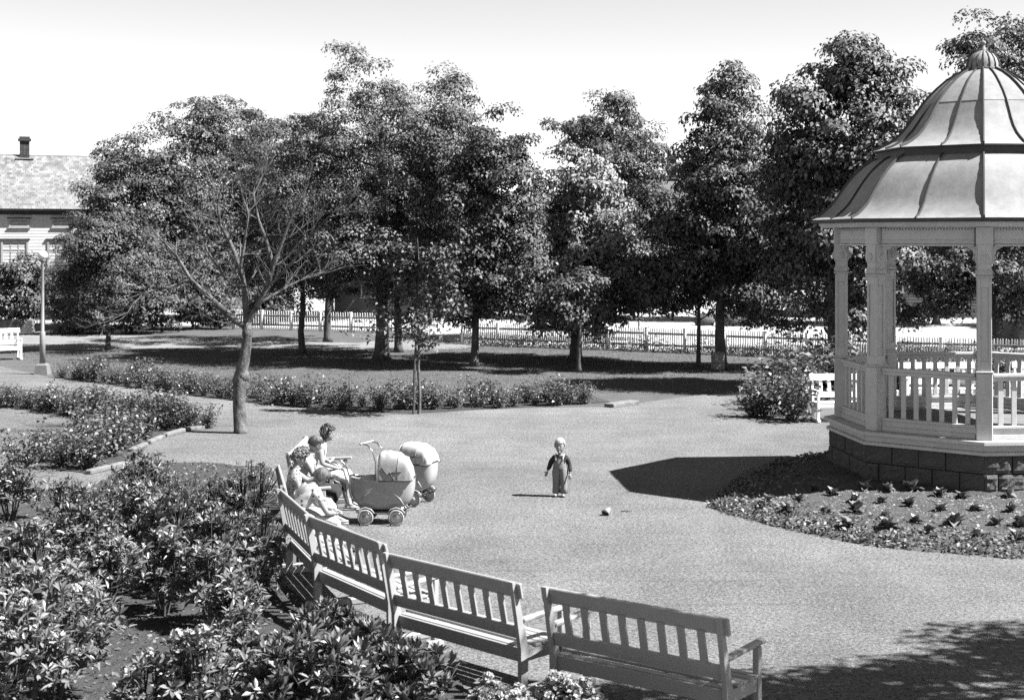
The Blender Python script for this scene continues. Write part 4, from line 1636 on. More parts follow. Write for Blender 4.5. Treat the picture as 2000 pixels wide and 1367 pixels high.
LP = [roof_panel(LOW, h) for h in (0, 1)]
U1 = [roof_panel(UPP[:8], h) for h in (0, 1)]
U2 = [roof_panel([(r + .006, z + .004) for r, z in UPP[7:]], h) for h in (0, 1)]
SMR, SMM = seam_mesh(LOW, 0, .02, .04), seam_mesh(LOW, .5, .014, .035, .006)
SUR, SUM = seam_mesh(UPP, 0, .02, .04), seam_mesh(UPP, .5, .014, .035, .004)
for k in range(8):
    rot = (0, 0, k * PI / 4)
    for h in (0, 1):
        obj('roof_panel', LP[h], PST, rot=rot)
        obj('roof_panel', U1[h], PST, rot=rot)
        obj('roof_panel', U2[h], PST, rot=rot)
    for me in (SMR, SMM, SUR, SUM):
        obj('roof_seam', me, PST, rot=rot)
mb = MB()
mb.lathe([(q, z - .108) for q, z in [(.27, 6.97), (.275, 7.0), (.262, 7.03), (.262, 7.08), (.235, 7.16), (.18, 7.235), (.10, 7.285), (.06, 7.30)]], 32, phase=A0)
cup = obj('cupola', mb.mesh('cupola', M['zinc'], True), PST)
for q in range(16):
    a = A0 + q * PI / 8
    mb = MB()
    mb.tube([((r + .004) * math.cos(a), (r + .004) * math.sin(a), z - .108) for r, z in [(.268, 7.02), (.262, 7.08), (.235, 7.16), (.18, 7.235), (.10, 7.285)]], .011, 5)
    obj('rib', mb.mesh('rib', M['seam']), cup)
mb = MB()
mb.lathe([(.06, 7.187), (.045, 7.21), (.026, 7.27), (.02, 7.285), (.034, 7.30), (.045, 7.325), (.034, 7.35), (.006, 7.365)], 14)
obj('finial', mb.mesh('finial', M['zinc'], True), PST)

# plants of the round bed: rosettes in rings, cover along the edge
ros = []
for s in range(4):
    rg = np.random.default_rng(300 + s)
    k = 16
    a = rg.uniform(0, 2 * PI, k)
    el = rg.uniform(.3, 1.35, k)
    D = np.stack([np.cos(a) * np.cos(el), np.sin(a) * np.cos(el), np.sin(el)], 1)
    Nn = np.stack([-np.cos(a) * np.sin(el), -np.sin(a) * np.sin(el), np.cos(el)], 1) + rg.normal(0, .2, (k, 3))
    v, f = leaves(np.zeros((k, 3)) + [0, 0, .02] + rg.normal(0, .012, (k, 3)), Nn, D, rg.uniform(.10, .16, k), rg.uniform(.08, .13, k), .2, .3)
    cut = k // 2
    m1 = poly_mesh('outer_leaf', v[:cut * 4], f[:cut], M['leaf_m'])
    m2 = poly_mesh('inner_leaf', v[cut * 4:], f[:k - cut], M['rhodo_l'])
    ros.append((m1, m2))
ring_px = [[(1590, 955), (1690, 950), (1735, 952), (1780, 953), (1835, 963), (1880, 966), (1970, 965)],
           [(1500, 980), (1560, 978), (1625, 962), (1670, 975), (1722, 976), (1775, 982), (1838, 992), (1905, 990), (1975, 992)],
           [(1490, 1000), (1540, 1012), (1612, 1000), (1672, 998), (1728, 1010), (1790, 1018), (1865, 1022), (1945, 1022), (1995, 1025)],
           [(1655, 1042), (1735, 1048), (1815, 1050), (1910, 1060), (1985, 1062)]]
RNAME = ['stone base', 'second', 'third', 'outermost']
i = 0
for rr, ring in enumerate(ring_px):
    for q, (px, py) in enumerate(ring):
        x, y = G(px, py, .15)
        z = bed_z(x, y)
        x, y = G(px, py, z)
        lab = f'bedding plant {ORD[q]} from the left in the row ' + ('nearest the stone base' if rr == 0 else f'{["", "second from the stone base", "third from the stone base", "nearest the bed edge"][rr]}')
        t = thing('bedding_plant', lab, 'plant', (x, y, bed_z(x, y) - .01), random.uniform(0, 6.28), 'bedding plants round the bandstand')
        sc = random.uniform(.8, 1.35)
        t.scale = (sc, sc, sc)
        obj('outer_leaf', ros[i % 4][0], t)
        obj('inner_leaf', ros[(i + 1) % 4][1], t)
        i += 1
n = 7500
aa = RNG.uniform(math.radians(120), math.radians(345), n)
keep = RNG.uniform(0, 1, n)
er = np.array([bed_edge(q) for q in aa])
wid = np.where(np.cos(aa - math.radians(190)) > .3, 1.3, .34)
rad = er - np.abs(RNG.normal(0, .45, n)) * wid * .8
sel = rad > 2.7
aa, rad = aa[sel], rad[sel]
n = len(aa)
px_, py_ = PC.x + rad * np.cos(aa), PC.y + rad * np.sin(aa)
zz = np.array([bed_z(px_[q], py_[q]) for q in range(n)])
clump = .55 + .45 * np.sin(px_ * 9 + py_ * 5) * np.cos(py_ * 8 - px_ * 4)
P = np.stack([px_, py_, zz + RNG.uniform(.0, .11, n) * clump], 1)
v, f = leaves(P, RNG.normal(0, .5, (n, 3)) + [0, 0, .8], RNG.normal(0, 1, (n, 3)), RNG.uniform(.035, .085, n), RNG.uniform(.025, .055, n))
obj('bed_ground_cover', poly_mesh('bed_ground_cover', v, f, M['cover']), kind='stuff')
n = 7000
aa = RNG.uniform(math.radians(150), math.radians(350), n)
rad = RNG.uniform(2.7, 6.2, n)
sel = rad < np.array([bed_edge(q) for q in aa]) - .1
aa, rad = aa[sel], rad[sel]
n = len(aa)
P = np.stack([PC.x + rad * np.cos(aa), PC.y + rad * np.sin(aa), 0 * aa], 1)
P[:, 2] = [bed_z(P[q, 0], P[q, 1]) for q in range(n)]
tetra_scatter(P, RNG.uniform(.012, .038, n), M['dirtl'], 'soil_clods')

# pedestal seen through the railing
ux, uy = G(1884, 790)
ut = thing('stone_urn', 'white stone pedestal urn standing behind the bandstand', 'urn', (ux, uy, 0))
mb = MB(); mb.box((0, 0, .05), (.5, .5, .1), ch=.01); mb.box((0, 0, .14), (.4, .4, .08), ch=.01); obj('plinth', mb.mesh('plinth', M['paint']), ut)
mb = MB(); mb.lathe([(.17, .18), (.1, .26), (.08, .36), (.1, .42), (.2, .5), (.27, .6), (.28, .72), (.3, .75), (.26, .75), (.2, .6)], 18); obj('bowl', mb.mesh('bowl', M['paint'], True), ut)


# ------------------------------------------------------------------ benches
BL = 1.74


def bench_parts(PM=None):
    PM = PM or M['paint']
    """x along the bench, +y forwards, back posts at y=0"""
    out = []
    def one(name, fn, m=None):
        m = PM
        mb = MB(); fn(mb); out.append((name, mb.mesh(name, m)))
    hx = BL / 2
    lean = lambda z: -.13 * max(0, z - .42) / .6
    for s in (-1, 1):
        def f(mb, s=s):
            x = s * hx
            w = .045
            vs = []
            for z, y0, y1 in ((.07, -.045, .035), (.42, -.05, .045), (.7, lean(.7) - .04, lean(.7) + .035), (1.0, lean(1.0) - .03, lean(1.0) + .022), (1.035, lean(1.035) - .028, lean(1.035) + .012)):
                vs += [(x - w / 2, y0, z), (x + w / 2, y0, z), (x + w / 2, y1, z), (x - w / 2, y1, z)]
            fs = [(3, 2, 1, 0), (16, 17, 18, 19)]
            for i in range(4):
                for k in range(4):
                    fs.append((i * 4 + k, i * 4 + (k + 1) % 4, i * 4 + 4 + (k + 1) % 4, i * 4 + 4 + k))
            mb.add(vs, fs)
        one('back_post', f)
        one('front_leg_short', lambda mb, s=s: mb.box((s * hx, .50, .24), (.06, .06, .34), ch=.006))
        one('front_leg', lambda mb, s=s: mb.box((s * hx, .50, .37), (.06, .06, .60), ch=.006))
        one('runner', lambda mb, s=s: mb.box((s * hx, .23, .035), (.075, .74, .07), ch=.01))
        one('armrest', lambda mb, s=s: mb.bar((s * hx, -.02, .675), (s * hx, .60, .70), .075, .035, ch=.008))
        one('side_rail', lambda mb, s=s: mb.box((s * (hx - .0), .255, .355), (.035, .42, .11), ch=.004))
    def sl(z):
        return lean(z)
    up = Vector((0, -.13 / .6, 1)).normalized()
    one('top_rail', lambda mb: (mb.bar((-hx - .07, sl(.955) + .026, .955), (hx + .07, sl(.955) + .026, .955), .034, .145, up=up, ch=.008)))
    one('lower_rail', lambda mb: mb.bar((-hx + .024, sl(.565) + .0, .565), (hx - .024, sl(.565) + .0, .565), .03, .125, up=up, ch=.005))
    n = 8
    for i in range(n):
        x = -hx + BL * (i + 1) / (n + 1)
        one('back_slat', lambda mb, x=x: mb.bar((x, sl(.62) + .002, .62), (x, sl(.90) + .002, .90), .024, .07, up=(1, 0, 0), ch=.003))
    for i in range(5):
        y = .075 + i * .098
        one('seat_slat', lambda mb, y=y: mb.box((0, y, .425 - (.02 if y < .1 else 0)), (BL - .05, .08, .026), ch=.004) if y < .1 else mb.box((0, y, .425), (BL + .05, .08, .026), ch=.004))
    one('apron', lambda mb: mb.box((0, .022, .345), (BL - .046, .03, .125), ch=.004))
    one('apron', lambda mb: mb.box((0, .492, .365), (BL - .062, .028, .09), ch=.004))
    return out


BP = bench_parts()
BPW = bench_parts(M['fpaint'])      # far benches: their sunlit whiteness is put into a lighter paint colour


def bench(mid, rz, label, group, noarm=0, parts=None):
    t = thing('park_bench', label, 'bench', (mid[0], mid[1], .008), rz, group)
    side = {'front_leg': -1, 'armrest': -1, 'front_leg_short': -1}
    for n_, me in (parts or BP):
        if n_ in side:
            sd = side[n_]
            side[n_] = 1
            if (n_ == 'front_leg_short') != (sd == noarm):
                continue
        obj('front_leg' if n_ == 'front_leg_short' else n_, me, t)
    return t


def bench_px(l, r, label, group, z=1.03, noarm=0):
    a, b = Vector(G(*l, z)), Vector(G(*r, z))
    d = (b - a).normalized()
    rz = math.atan2(d.y, d.x)
    mid = (a + b) / 2
    fw = Vector((-d.y, d.x))
    mid = mid + fw * .13
    return bench(mid, rz, label, group, noarm)


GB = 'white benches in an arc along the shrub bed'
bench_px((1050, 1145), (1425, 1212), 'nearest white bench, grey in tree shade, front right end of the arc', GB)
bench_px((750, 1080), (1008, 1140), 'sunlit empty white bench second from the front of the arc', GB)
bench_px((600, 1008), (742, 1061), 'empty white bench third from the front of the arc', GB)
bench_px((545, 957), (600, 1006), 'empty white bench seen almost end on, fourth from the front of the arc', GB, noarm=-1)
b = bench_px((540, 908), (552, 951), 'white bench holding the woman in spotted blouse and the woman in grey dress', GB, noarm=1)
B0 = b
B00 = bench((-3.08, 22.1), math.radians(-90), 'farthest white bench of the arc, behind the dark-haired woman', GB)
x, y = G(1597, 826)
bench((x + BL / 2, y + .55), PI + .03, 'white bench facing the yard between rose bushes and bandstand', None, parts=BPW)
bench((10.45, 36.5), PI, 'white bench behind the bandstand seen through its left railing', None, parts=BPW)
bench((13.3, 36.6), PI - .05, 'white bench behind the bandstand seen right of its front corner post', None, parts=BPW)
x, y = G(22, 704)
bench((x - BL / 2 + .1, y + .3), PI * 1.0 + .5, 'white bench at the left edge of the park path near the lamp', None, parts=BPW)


# ------------------------------------------------------------------ perambulators
def pram(label, loc, rz, bodym, hoodm, hk=1.0):
    t = thing('pram', label, 'pram', (loc[0], loc[1], .008), rz)
    ZR = .62      # rim
    a, bw, dz = .47, .205, .42
    def se(c, e):
        return math.copysign(abs(c) ** e, c)
    nu, nv = 36, 10
    vs, fs = [], []
    for j in range(nv + 1):
        ph = (PI / 2) * j / nv
        for i in range(nu):
            th = 2 * PI * i / nu
            cx, sx = se(math.cos(th), .62), se(math.sin(th), .5)
            cr = se(math.cos(ph), .55)
            z = ZR - dz * se(math.sin(ph), .8)
            x_ = a * cx * cr
            zz_ = z + (.05 * (x_ / a) ** 2 if j == 0 else 0)
            vs.append((x_, bw * sx * (cr ** .7), zz_))
    for j in range(nv):
        for i in range(nu):
            p, q = j * nu + i, j * nu + (i + 1) % nu
            fs.append((p, q, q + nu, p + nu))
    mb = MB(); mb.add(vs, fs)
    obj('body', mb.mesh('body', bodym, True), t)
    rim = [vs[i] for i in range(nu)] + [vs[0], vs[1]]
    mb = MB(); mb.tube(rim, .012, 6)
    obj('rim', mb.mesh('rim', M['chrome'], True), t)
    for s in (-1, 1):
        mb = MB()
        pts = []
        for i in range(13):
            u = -1 + 2 * i / 12
            pts.append((.02 + u * .3, s * (bw * .965 - .01 * abs(u)), ZR - .30 + .19 * (1 - u * u) ** .8 - .03 * u))
        mb.tube(pts, .011, 6)
        obj('side_moulding', mb.mesh('side_moulding', bodym, True), t)
    # hood: bows pivoting on the rim
    hx = .17
    bows = []
    for i, (x_, h_, w_) in enumerate([(-.11, .36, 1.0), (-.07, .40, 1.02), (.05, .405, 1.03), (.19, .375, 1.03), (.31, .30, 1.02), (.37, .17, .98), (.40, .03, .92)]):
        bow = []
        for k in range(13):
            u = PI * k / 12
            cu, su = math.cos(u), math.sin(u)
            bow.append(Vector((hx - .13 + x_ + .02 * su, math.copysign(abs(cu) ** .45, cu) * (bw + .008) * w_, ZR + .01 + su ** .45 * h_ * hk)))
        bows.append(bow)
    vs, fs = [], []
    rowsn = []
    for i in range(len(bows) - 1):
        for s_ in range(4):
            u = s_ / 4
            r = []
            for k in range(13):
                p = bows[i][k].lerp(bows[i + 1][k], u)
                sag = 1 - .022 * math.sin(PI * u) + .022 * abs(math.sin(21 * p.x + 9 * p.z + 5 * p.y)) - .012 * abs(math.sin(34 * p.z - 17 * p.x))
                c = Vector((p.x, p.y * .6, ZR))
                p = c + (p - c) * sag
                r.append(p)
            rowsn.append(r)
    rowsn.append(bows[-1])
    for r in rowsn:
        vs += [p[:] for p in r]
    for i in range(len(rowsn) - 1):
        for k in range(12):
            p = i * 13 + k
            fs.append((p, p + 1, p + 14, p + 13))
    mb = MB(); mb.add(vs, fs)
    hd = obj('hood', mb.mesh('hood', hoodm, True), t)
    for i in (0, 3):
        mb = MB(); mb.tube(bows[i], .006, 5)
        obj('hood_bow', mb.mesh('hood_bow', hoodm, True), hd)
    lin = MB()
    v2 = [(.10 + (p[0] - .10) * .93 - (.012 if p[0] > .2 else -.004), p[1] * .94, ZR - .01 + (p[2] - ZR) * .94) for p in vs]
    lin.add(v2, fs)
    obj('hood_lining', lin.mesh('hood_lining', M['cloth_m'], True), hd)
    for s in (-1, 1):
        y_ = s * (bw + .014)
        mb = MB()
        mb.tube([(hx + .01, y_, ZR + .02), (hx - .04, y_, ZR + .12), (hx - .09, y_, ZR + .1), (hx - .16, y_ * .98, ZR + .2)], .009, 6)
        mb.tube([(hx - .04, y_, ZR + .12), (hx + .12, y_, ZR + .15)], .008, 6)
        mb.sphere((hx - .04, y_, ZR + .12), .02, 8)
        mb.tube([(hx - .2, y_, ZR + .01), (hx + .28, y_ * .99, ZR + .02)], .011, 6)
        obj('hood_joint', mb.mesh('hood_joint', M['seam'], True), hd)
    # bedding
    mb = MB(); mb.sphere((-.12, 0, ZR - .03), (.27, .17, .10), 16); obj('blanket', mb.mesh('blanket', M['cloth_w'], True), t)
    mb = MB(); mb.sphere((.2, 0, ZR + .03), (.13, .15, .08), 14); obj('pillow', mb.mesh('pillow', M['cloth_w'], True), t)
    # chassis
    mb = MB()
    for s in (-1, 1):
        y_ = s * .17
        mb.tube([(-.36, y_, .20), (-.3, y_, .15), (-.1, y_, .16), (.1, y_, .16), (.3, y_, .15), (.4, y_, .22)], .012, 6)
    for x_ in (-.22, .22):
        mb.tube([(x_, -.24, .115), (x_, .24, .115)], .01, 6)
        mb.tube([(x_, -.17, .115), (x_, -.17, .17)], .01, 6)
        mb.tube([(x_, .17, .115), (x_, .17, .17)], .01, 6)
    mb.box((0, 0, .175), (.3, .26, .03))
    obj('chassis', mb.mesh('chassis', M['seam'], True), t)
    tyre, disc = MB(), MB()
    Rm = Matrix.Rotation(PI / 2, 3, 'X')
    ring = []
    for k in range(9):
        aa_ = 2 * PI * k / 8
        ring.append((.1 + .016 * math.cos(aa_), .016 * math.sin(aa_)))
    tyre.lathe(ring[:-1] + [ring[0]], 22, mx=Rm)
    disc.lathe([(.085, -.014), (.088, .0), (.085, .014), (.07, .018), (.06, .012), (.045, .02), (.03, .034), (.012, .042), (.002, .043)], 20, mx=Rm)
    disc.lathe([(.002, -.02), (.03, -.018), (.086, -.013)], 20, mx=Rm)
    tym, dim = tyre.mesh('tyre', M['tyre'], True), disc.mesh('hub_cap', M['chrome'] if bodym is M['pram_g'] else M['pram_w'], True)
    for x_ in (-.22, .22):
        for s in (-1, 1):
            w = obj('wheel', dim, t, (x_, s * .245, .116), (0, 0, 0 if s < 0 else PI))
            obj('tyre', tym, w)
            if s < 0:
                pass
    for x_ in (-.22, .22):
        for s in (-1, 1):
            mb = MB()
            mb.tube([(x_ + .14 * math.cos(q), s * .245, .116 + .14 * math.sin(q)) for q in [math.radians(d_) for d_ in (25, 55, 90, 125, 155)]], .01, 5)
            obj('mudguard', mb.mesh('mudguard', bodym, True), t)
    mb = MB()
    for s in (-1, 1):
        y_ = s * .15
        mb.tube([(-.34, y_, .2), (-.45, y_, .24), (-.5, y_, .42), (-.5, y_, .62), (-.55, y_, .78), (-.64, y_, .875), (-.74, y_, .89)], .011, 7)
    obj('handle_tube', mb.mesh('handle_tube', M['chrome'], True), t)
    mb = MB(); mb.tube([(-.74, -.2, .89), (-.74, .2, .89)], .017, 8)
    obj('handle_grip', mb.mesh('handle_grip', M['tyre'], True), t)
    return t


pram('grey pram with folded pleated hood, in front, beside the seated women', (-1.86, 21.38), math.radians(-2), M['pram_g'], M['hood_g'])
p2 = pram('white pram with white hood behind the grey pram', (-1.60, 22.95), math.radians(-24), M['pram_w'], M['hood_w'], .78)


# ------------------------------------------------------------------ people
def skin_mesh(J, E, root, sub=2, name='body', m=None):
    """J: {name: (pos, r)}; E: edges"""
    names = list(J)
    ix = {n_: i for i, n_ in enumerate(names)}
    me = bpy.data.meshes.new(name)
    me.from_pydata([tuple(J[n_][0]) for n_ in names], [(ix[a], ix[b]) for a, b in E], [])
    o = bpy.data.objects.new(name, me)
    COL.objects.link(o)
    o.modifiers.new('Skin', 'SKIN')
    sv = me.skin_vertices[0].data
    for n_ in names:
        r = J[n_][1]
        sv[ix[n_]].radius = r if hasattr(r, '__len__') else (r, r)
        sv[ix[n_]].use_root = (n_ == root)
    ss = o.modifiers.new('Sub', 'SUBSURF')
    ss.levels = sub
    ss.render_levels = sub
    dg = bpy.context.evaluated_depsgraph_get()
    ev = o.evaluated_get(dg)
    out = bpy.data.meshes.new_from_object(ev)
    out.name = name
    bpy.data.objects.remove(o)
    v = [x_.co[:] for x_ in out.vertices]
    f = [tuple(p.vertices) for p in out.polygons]
    bpy.data.meshes.remove(out)
    return v, f


def crease(v, a, sd):
    """slanting folds in cloth"""
    out = []
    for x, y, z in v:
        w = math.sin(38 * z + 22 * x + sd) * .6 + math.sin(27 * z - 33 * x + 9 * y + 2 * sd) * .5 + math.sin(61 * x + 17 * z) * .35
        L = math.hypot(x, y) or 1
        out.append((x + x / L * w * a, y + y / L * w * a, z + .3 * a * w))
    return out


def head(mb, c, yaw, pitch, s=1.0, roll=0.0):
    """face looks along +y of the local head frame; material 0 skin, 1 eye, 2 lip"""
    R = Matrix.Rotation(yaw, 3, 'Z') @ Matrix.Rotation(pitch, 3, 'X') @ Matrix.Rotation(roll, 3, 'Y')
    c = Vector(c)
    vs, fs = [], []
    n, m_ = 20, 14
    for i in range(m_ + 1):
        th = PI * i / m_
        for k in range(n):
            a = 2 * PI * k / n
            x, y, z = math.sin(th) * math.cos(a), math.sin(th) * math.sin(a), math.cos(th)
            w = 1 - .22 * max(0, -z - .1)
            p = Vector((.072 * x * w, .092 * y * (1 if y > 0 else 1.0), .115 * z))
            if y > 0 and z < 0:
                p.y += .008 * max(0, -z)
            p.y -= .004 * max(0, 1 - abs(z - .05) * 6) * (1 if y > .6 and abs(x) > .2 else 0)
            vs.append((R @ (p * s)) + c)
    for i in range(m_):
        for k in range(n):
            a, b_ = i * n + k, i * n + (k + 1) % n
            fs.append((a, a + n, b_ + n, b_))
    mb.add(vs, fs, 0)

    def sp(p, r, mi):
        mb.sphere(c + R @ (Vector(p) * s), tuple(q * s for q in r), 8, mi, R)
    sp((0, .094, -.012), (.010, .016, .022), 0)
    sp((0, .099, -.024), (.013, .011, .009), 0)
    sp((0, .076, -.085), (.026, .018, .018), 0)
    for sg in (-1, 1):
        sp((sg * .03, .083, .012), (.012, .007, .006), 1)
        if s < 1:
            sp((sg * .03, .086, .030), (.018, .006, .003), 1)
        sp((sg * .074, -.005, -.005), (.01, .02, .03), 0)
    sp((0, .09, -.052), (.022, .009, .007), 2)
    return R


def hand(mb, wrist, d, up, s=1.0):
    """palm, four fingers and a thumb; slightly curled"""
    d = Vector(d).normalized()
    up = Vector(up)
    up = (up - d * up.dot(d)).normalized()
    side = d.cross(up)
    w = Vector(wrist)
    R = Matrix((side, d, up)).transposed()
    mb.sphere(w + d * .045 * s, (.038 * s, .05 * s, .016 * s), 8, 0, R)
    for i, L in enumerate((.062, .072, .068, .052)):
        b0 = w + d * .08 * s + side * (.028 - .0185 * i) * s
        p1 = b0 + d * L * .5 * s - up * .006 * s
        p2 = p1 + (d * .75 - up * .6).normalized() * L * .5 * s
        mb.tube([b0 - d * .02 * s, p1, p2], [.0095 * s, .009 * s, .007 * s], 6)
    b0 = w + d * .025 * s + side * .03 * s
    p1 = b0 + (d * .5 + side * .85).normalized() * .035 * s
    p2 = p1 + (d * .9 + side * .25 - up * .2).normalized() * .03 * s
    mb.tube([b0, p1, p2], [.012 * s, .0105 * s, .008 * s], 6)


def hair_mesh(c, R, style, s, m, seedv):
    rnd = random.Random(seedv)
    mb = MB()
    n, m_ = 26, 18
    vs, fs = [], []
    keep = []
    for i in range(m_ + 1):
        th = PI * i / m_
        for k in range(n):
            a = 2 * PI * k / n
            x, y, z = math.sin(th) * math.cos(a), math.sin(th) * math.sin(a), math.cos(th)
            face = (y > .35 and z < .38) or (y > .0 and z < -.05 and style != 'bob') or z < (-.55 if style in ('bob', 'curly') else -.3) or (y > .25 and z < .1)
            if style == 'curly':
                lump = 1.22 + .10 * math.sin(7 * a + 3 * i * .7 + seedv) * math.sin(5.5 * th + seedv) + rnd.uniform(-.04, .05)
            elif style == 'bob':
                lump = 1.14 + (.12 if z < 0 else 0) * (-z) + .02 * math.sin(20 * a)
            else:
                lump = 1.12 + .04 * math.sin(5 * a + seedv) * math.sin(4 * th) + rnd.uniform(-.015, .015)
            p = Vector((.074 * x, .094 * y, .115 * z)) * lump
            vs.append(c + R @ (p * s))
            keep.append(not face)
    for i in range(m_):
        for k in range(n):
            q = (i * n + k, (i + 1) * n + k, (i + 1) * n + (k + 1) % n, i * n + (k + 1) % n)
            if sum(keep[j] for j in q) >= 3:
                fs.append(q)
    mb.add(vs, fs)
    if style == 'curly':
        for _ in range(95):
            a, th = rnd.uniform(0, 2 * PI), rnd.uniform(.05, 2.0)
            x, y, z = math.sin(th) * math.cos(a), math.sin(th) * math.sin(a), math.cos(th)
            if (y > .4 and z < .45):
                continue
            p = Vector((.074 * x, .094 * y, .115 * z)) * 1.2
            q = c + R @ (p * s)
            # little coil
            rr = rnd.uniform(.014, .024) * s
            ax = Vector((rnd.gauss(0, 1), rnd.gauss(0, 1), rnd.gauss(0, 1))).normalized()
            u = ax.orthogonal().normalized()
            w = ax.cross(u)
            mb.tube([q + (u * math.cos(g) + w * math.sin(g)) * rr + ax * (.004 * g * s) for g in [j * .9 for j in range(8)]], .0075 * s, 5)
    else:
        for _ in range(150 if style == 'bob' else 90):
            a = rnd.uniform(0, 2 * PI)
            if style == 'bob' and .25 < (a / PI) < .75:
                continue
            pts = []
            th0 = rnd.uniform(.05, .5)
            th1 = (2.05 if style == 'bob' else rnd.uniform(1.2, 1.9))
            if math.sin(a) > .3:
                th1 = min(th1, 1.15)
            for j in range(6):
                th = th0 + (th1 - th0) * j / 5
                x, y, z = math.sin(th) * math.cos(a), math.sin(th) * math.sin(a), math.cos(th)
                p = Vector((.074 * x, .094 * y, .115 * z)) * (1.15 + (.10 * max(0, -z) if style == 'bob' else 0))
                pts.append(c + R @ (p * s))
            mb.tube(pts, [.004 * s, .007 * s, .008 * s, .008 * s, .007 * s, .003 * s], 5, cap=False)
    return mb.mesh('hair', m, True)


def loft(rings, mats_, name):
    mb = MB()
    n = len(rings[0])
    o = 0
    vs = [p for r in rings for p in r]
    fs = []
    for i in range(len(rings) - 1):
        for k in range(n):
            a, b_ = i * n + k, i * n + (k + 1) % n
            fs.append((a, b_, b_ + n, a + n))
    mb.add(vs, fs)
    return mb.mesh(name, mats_, True)


def ell(c, u, w, a, b_, n=20, fold=0.0, ph=0.0):
    c, u, w = Vector(c), Vector(u), Vector(w)
    return [c + u * math.cos(2 * PI * k / n) * a * (1 + fold * math.sin(5 * 2 * PI * k / n + ph)) + w * math.sin(2 * PI * k / n) * b_ * (1 + fold * math.sin(7 * 2 * PI * k / n + ph)) for k in range(n)]


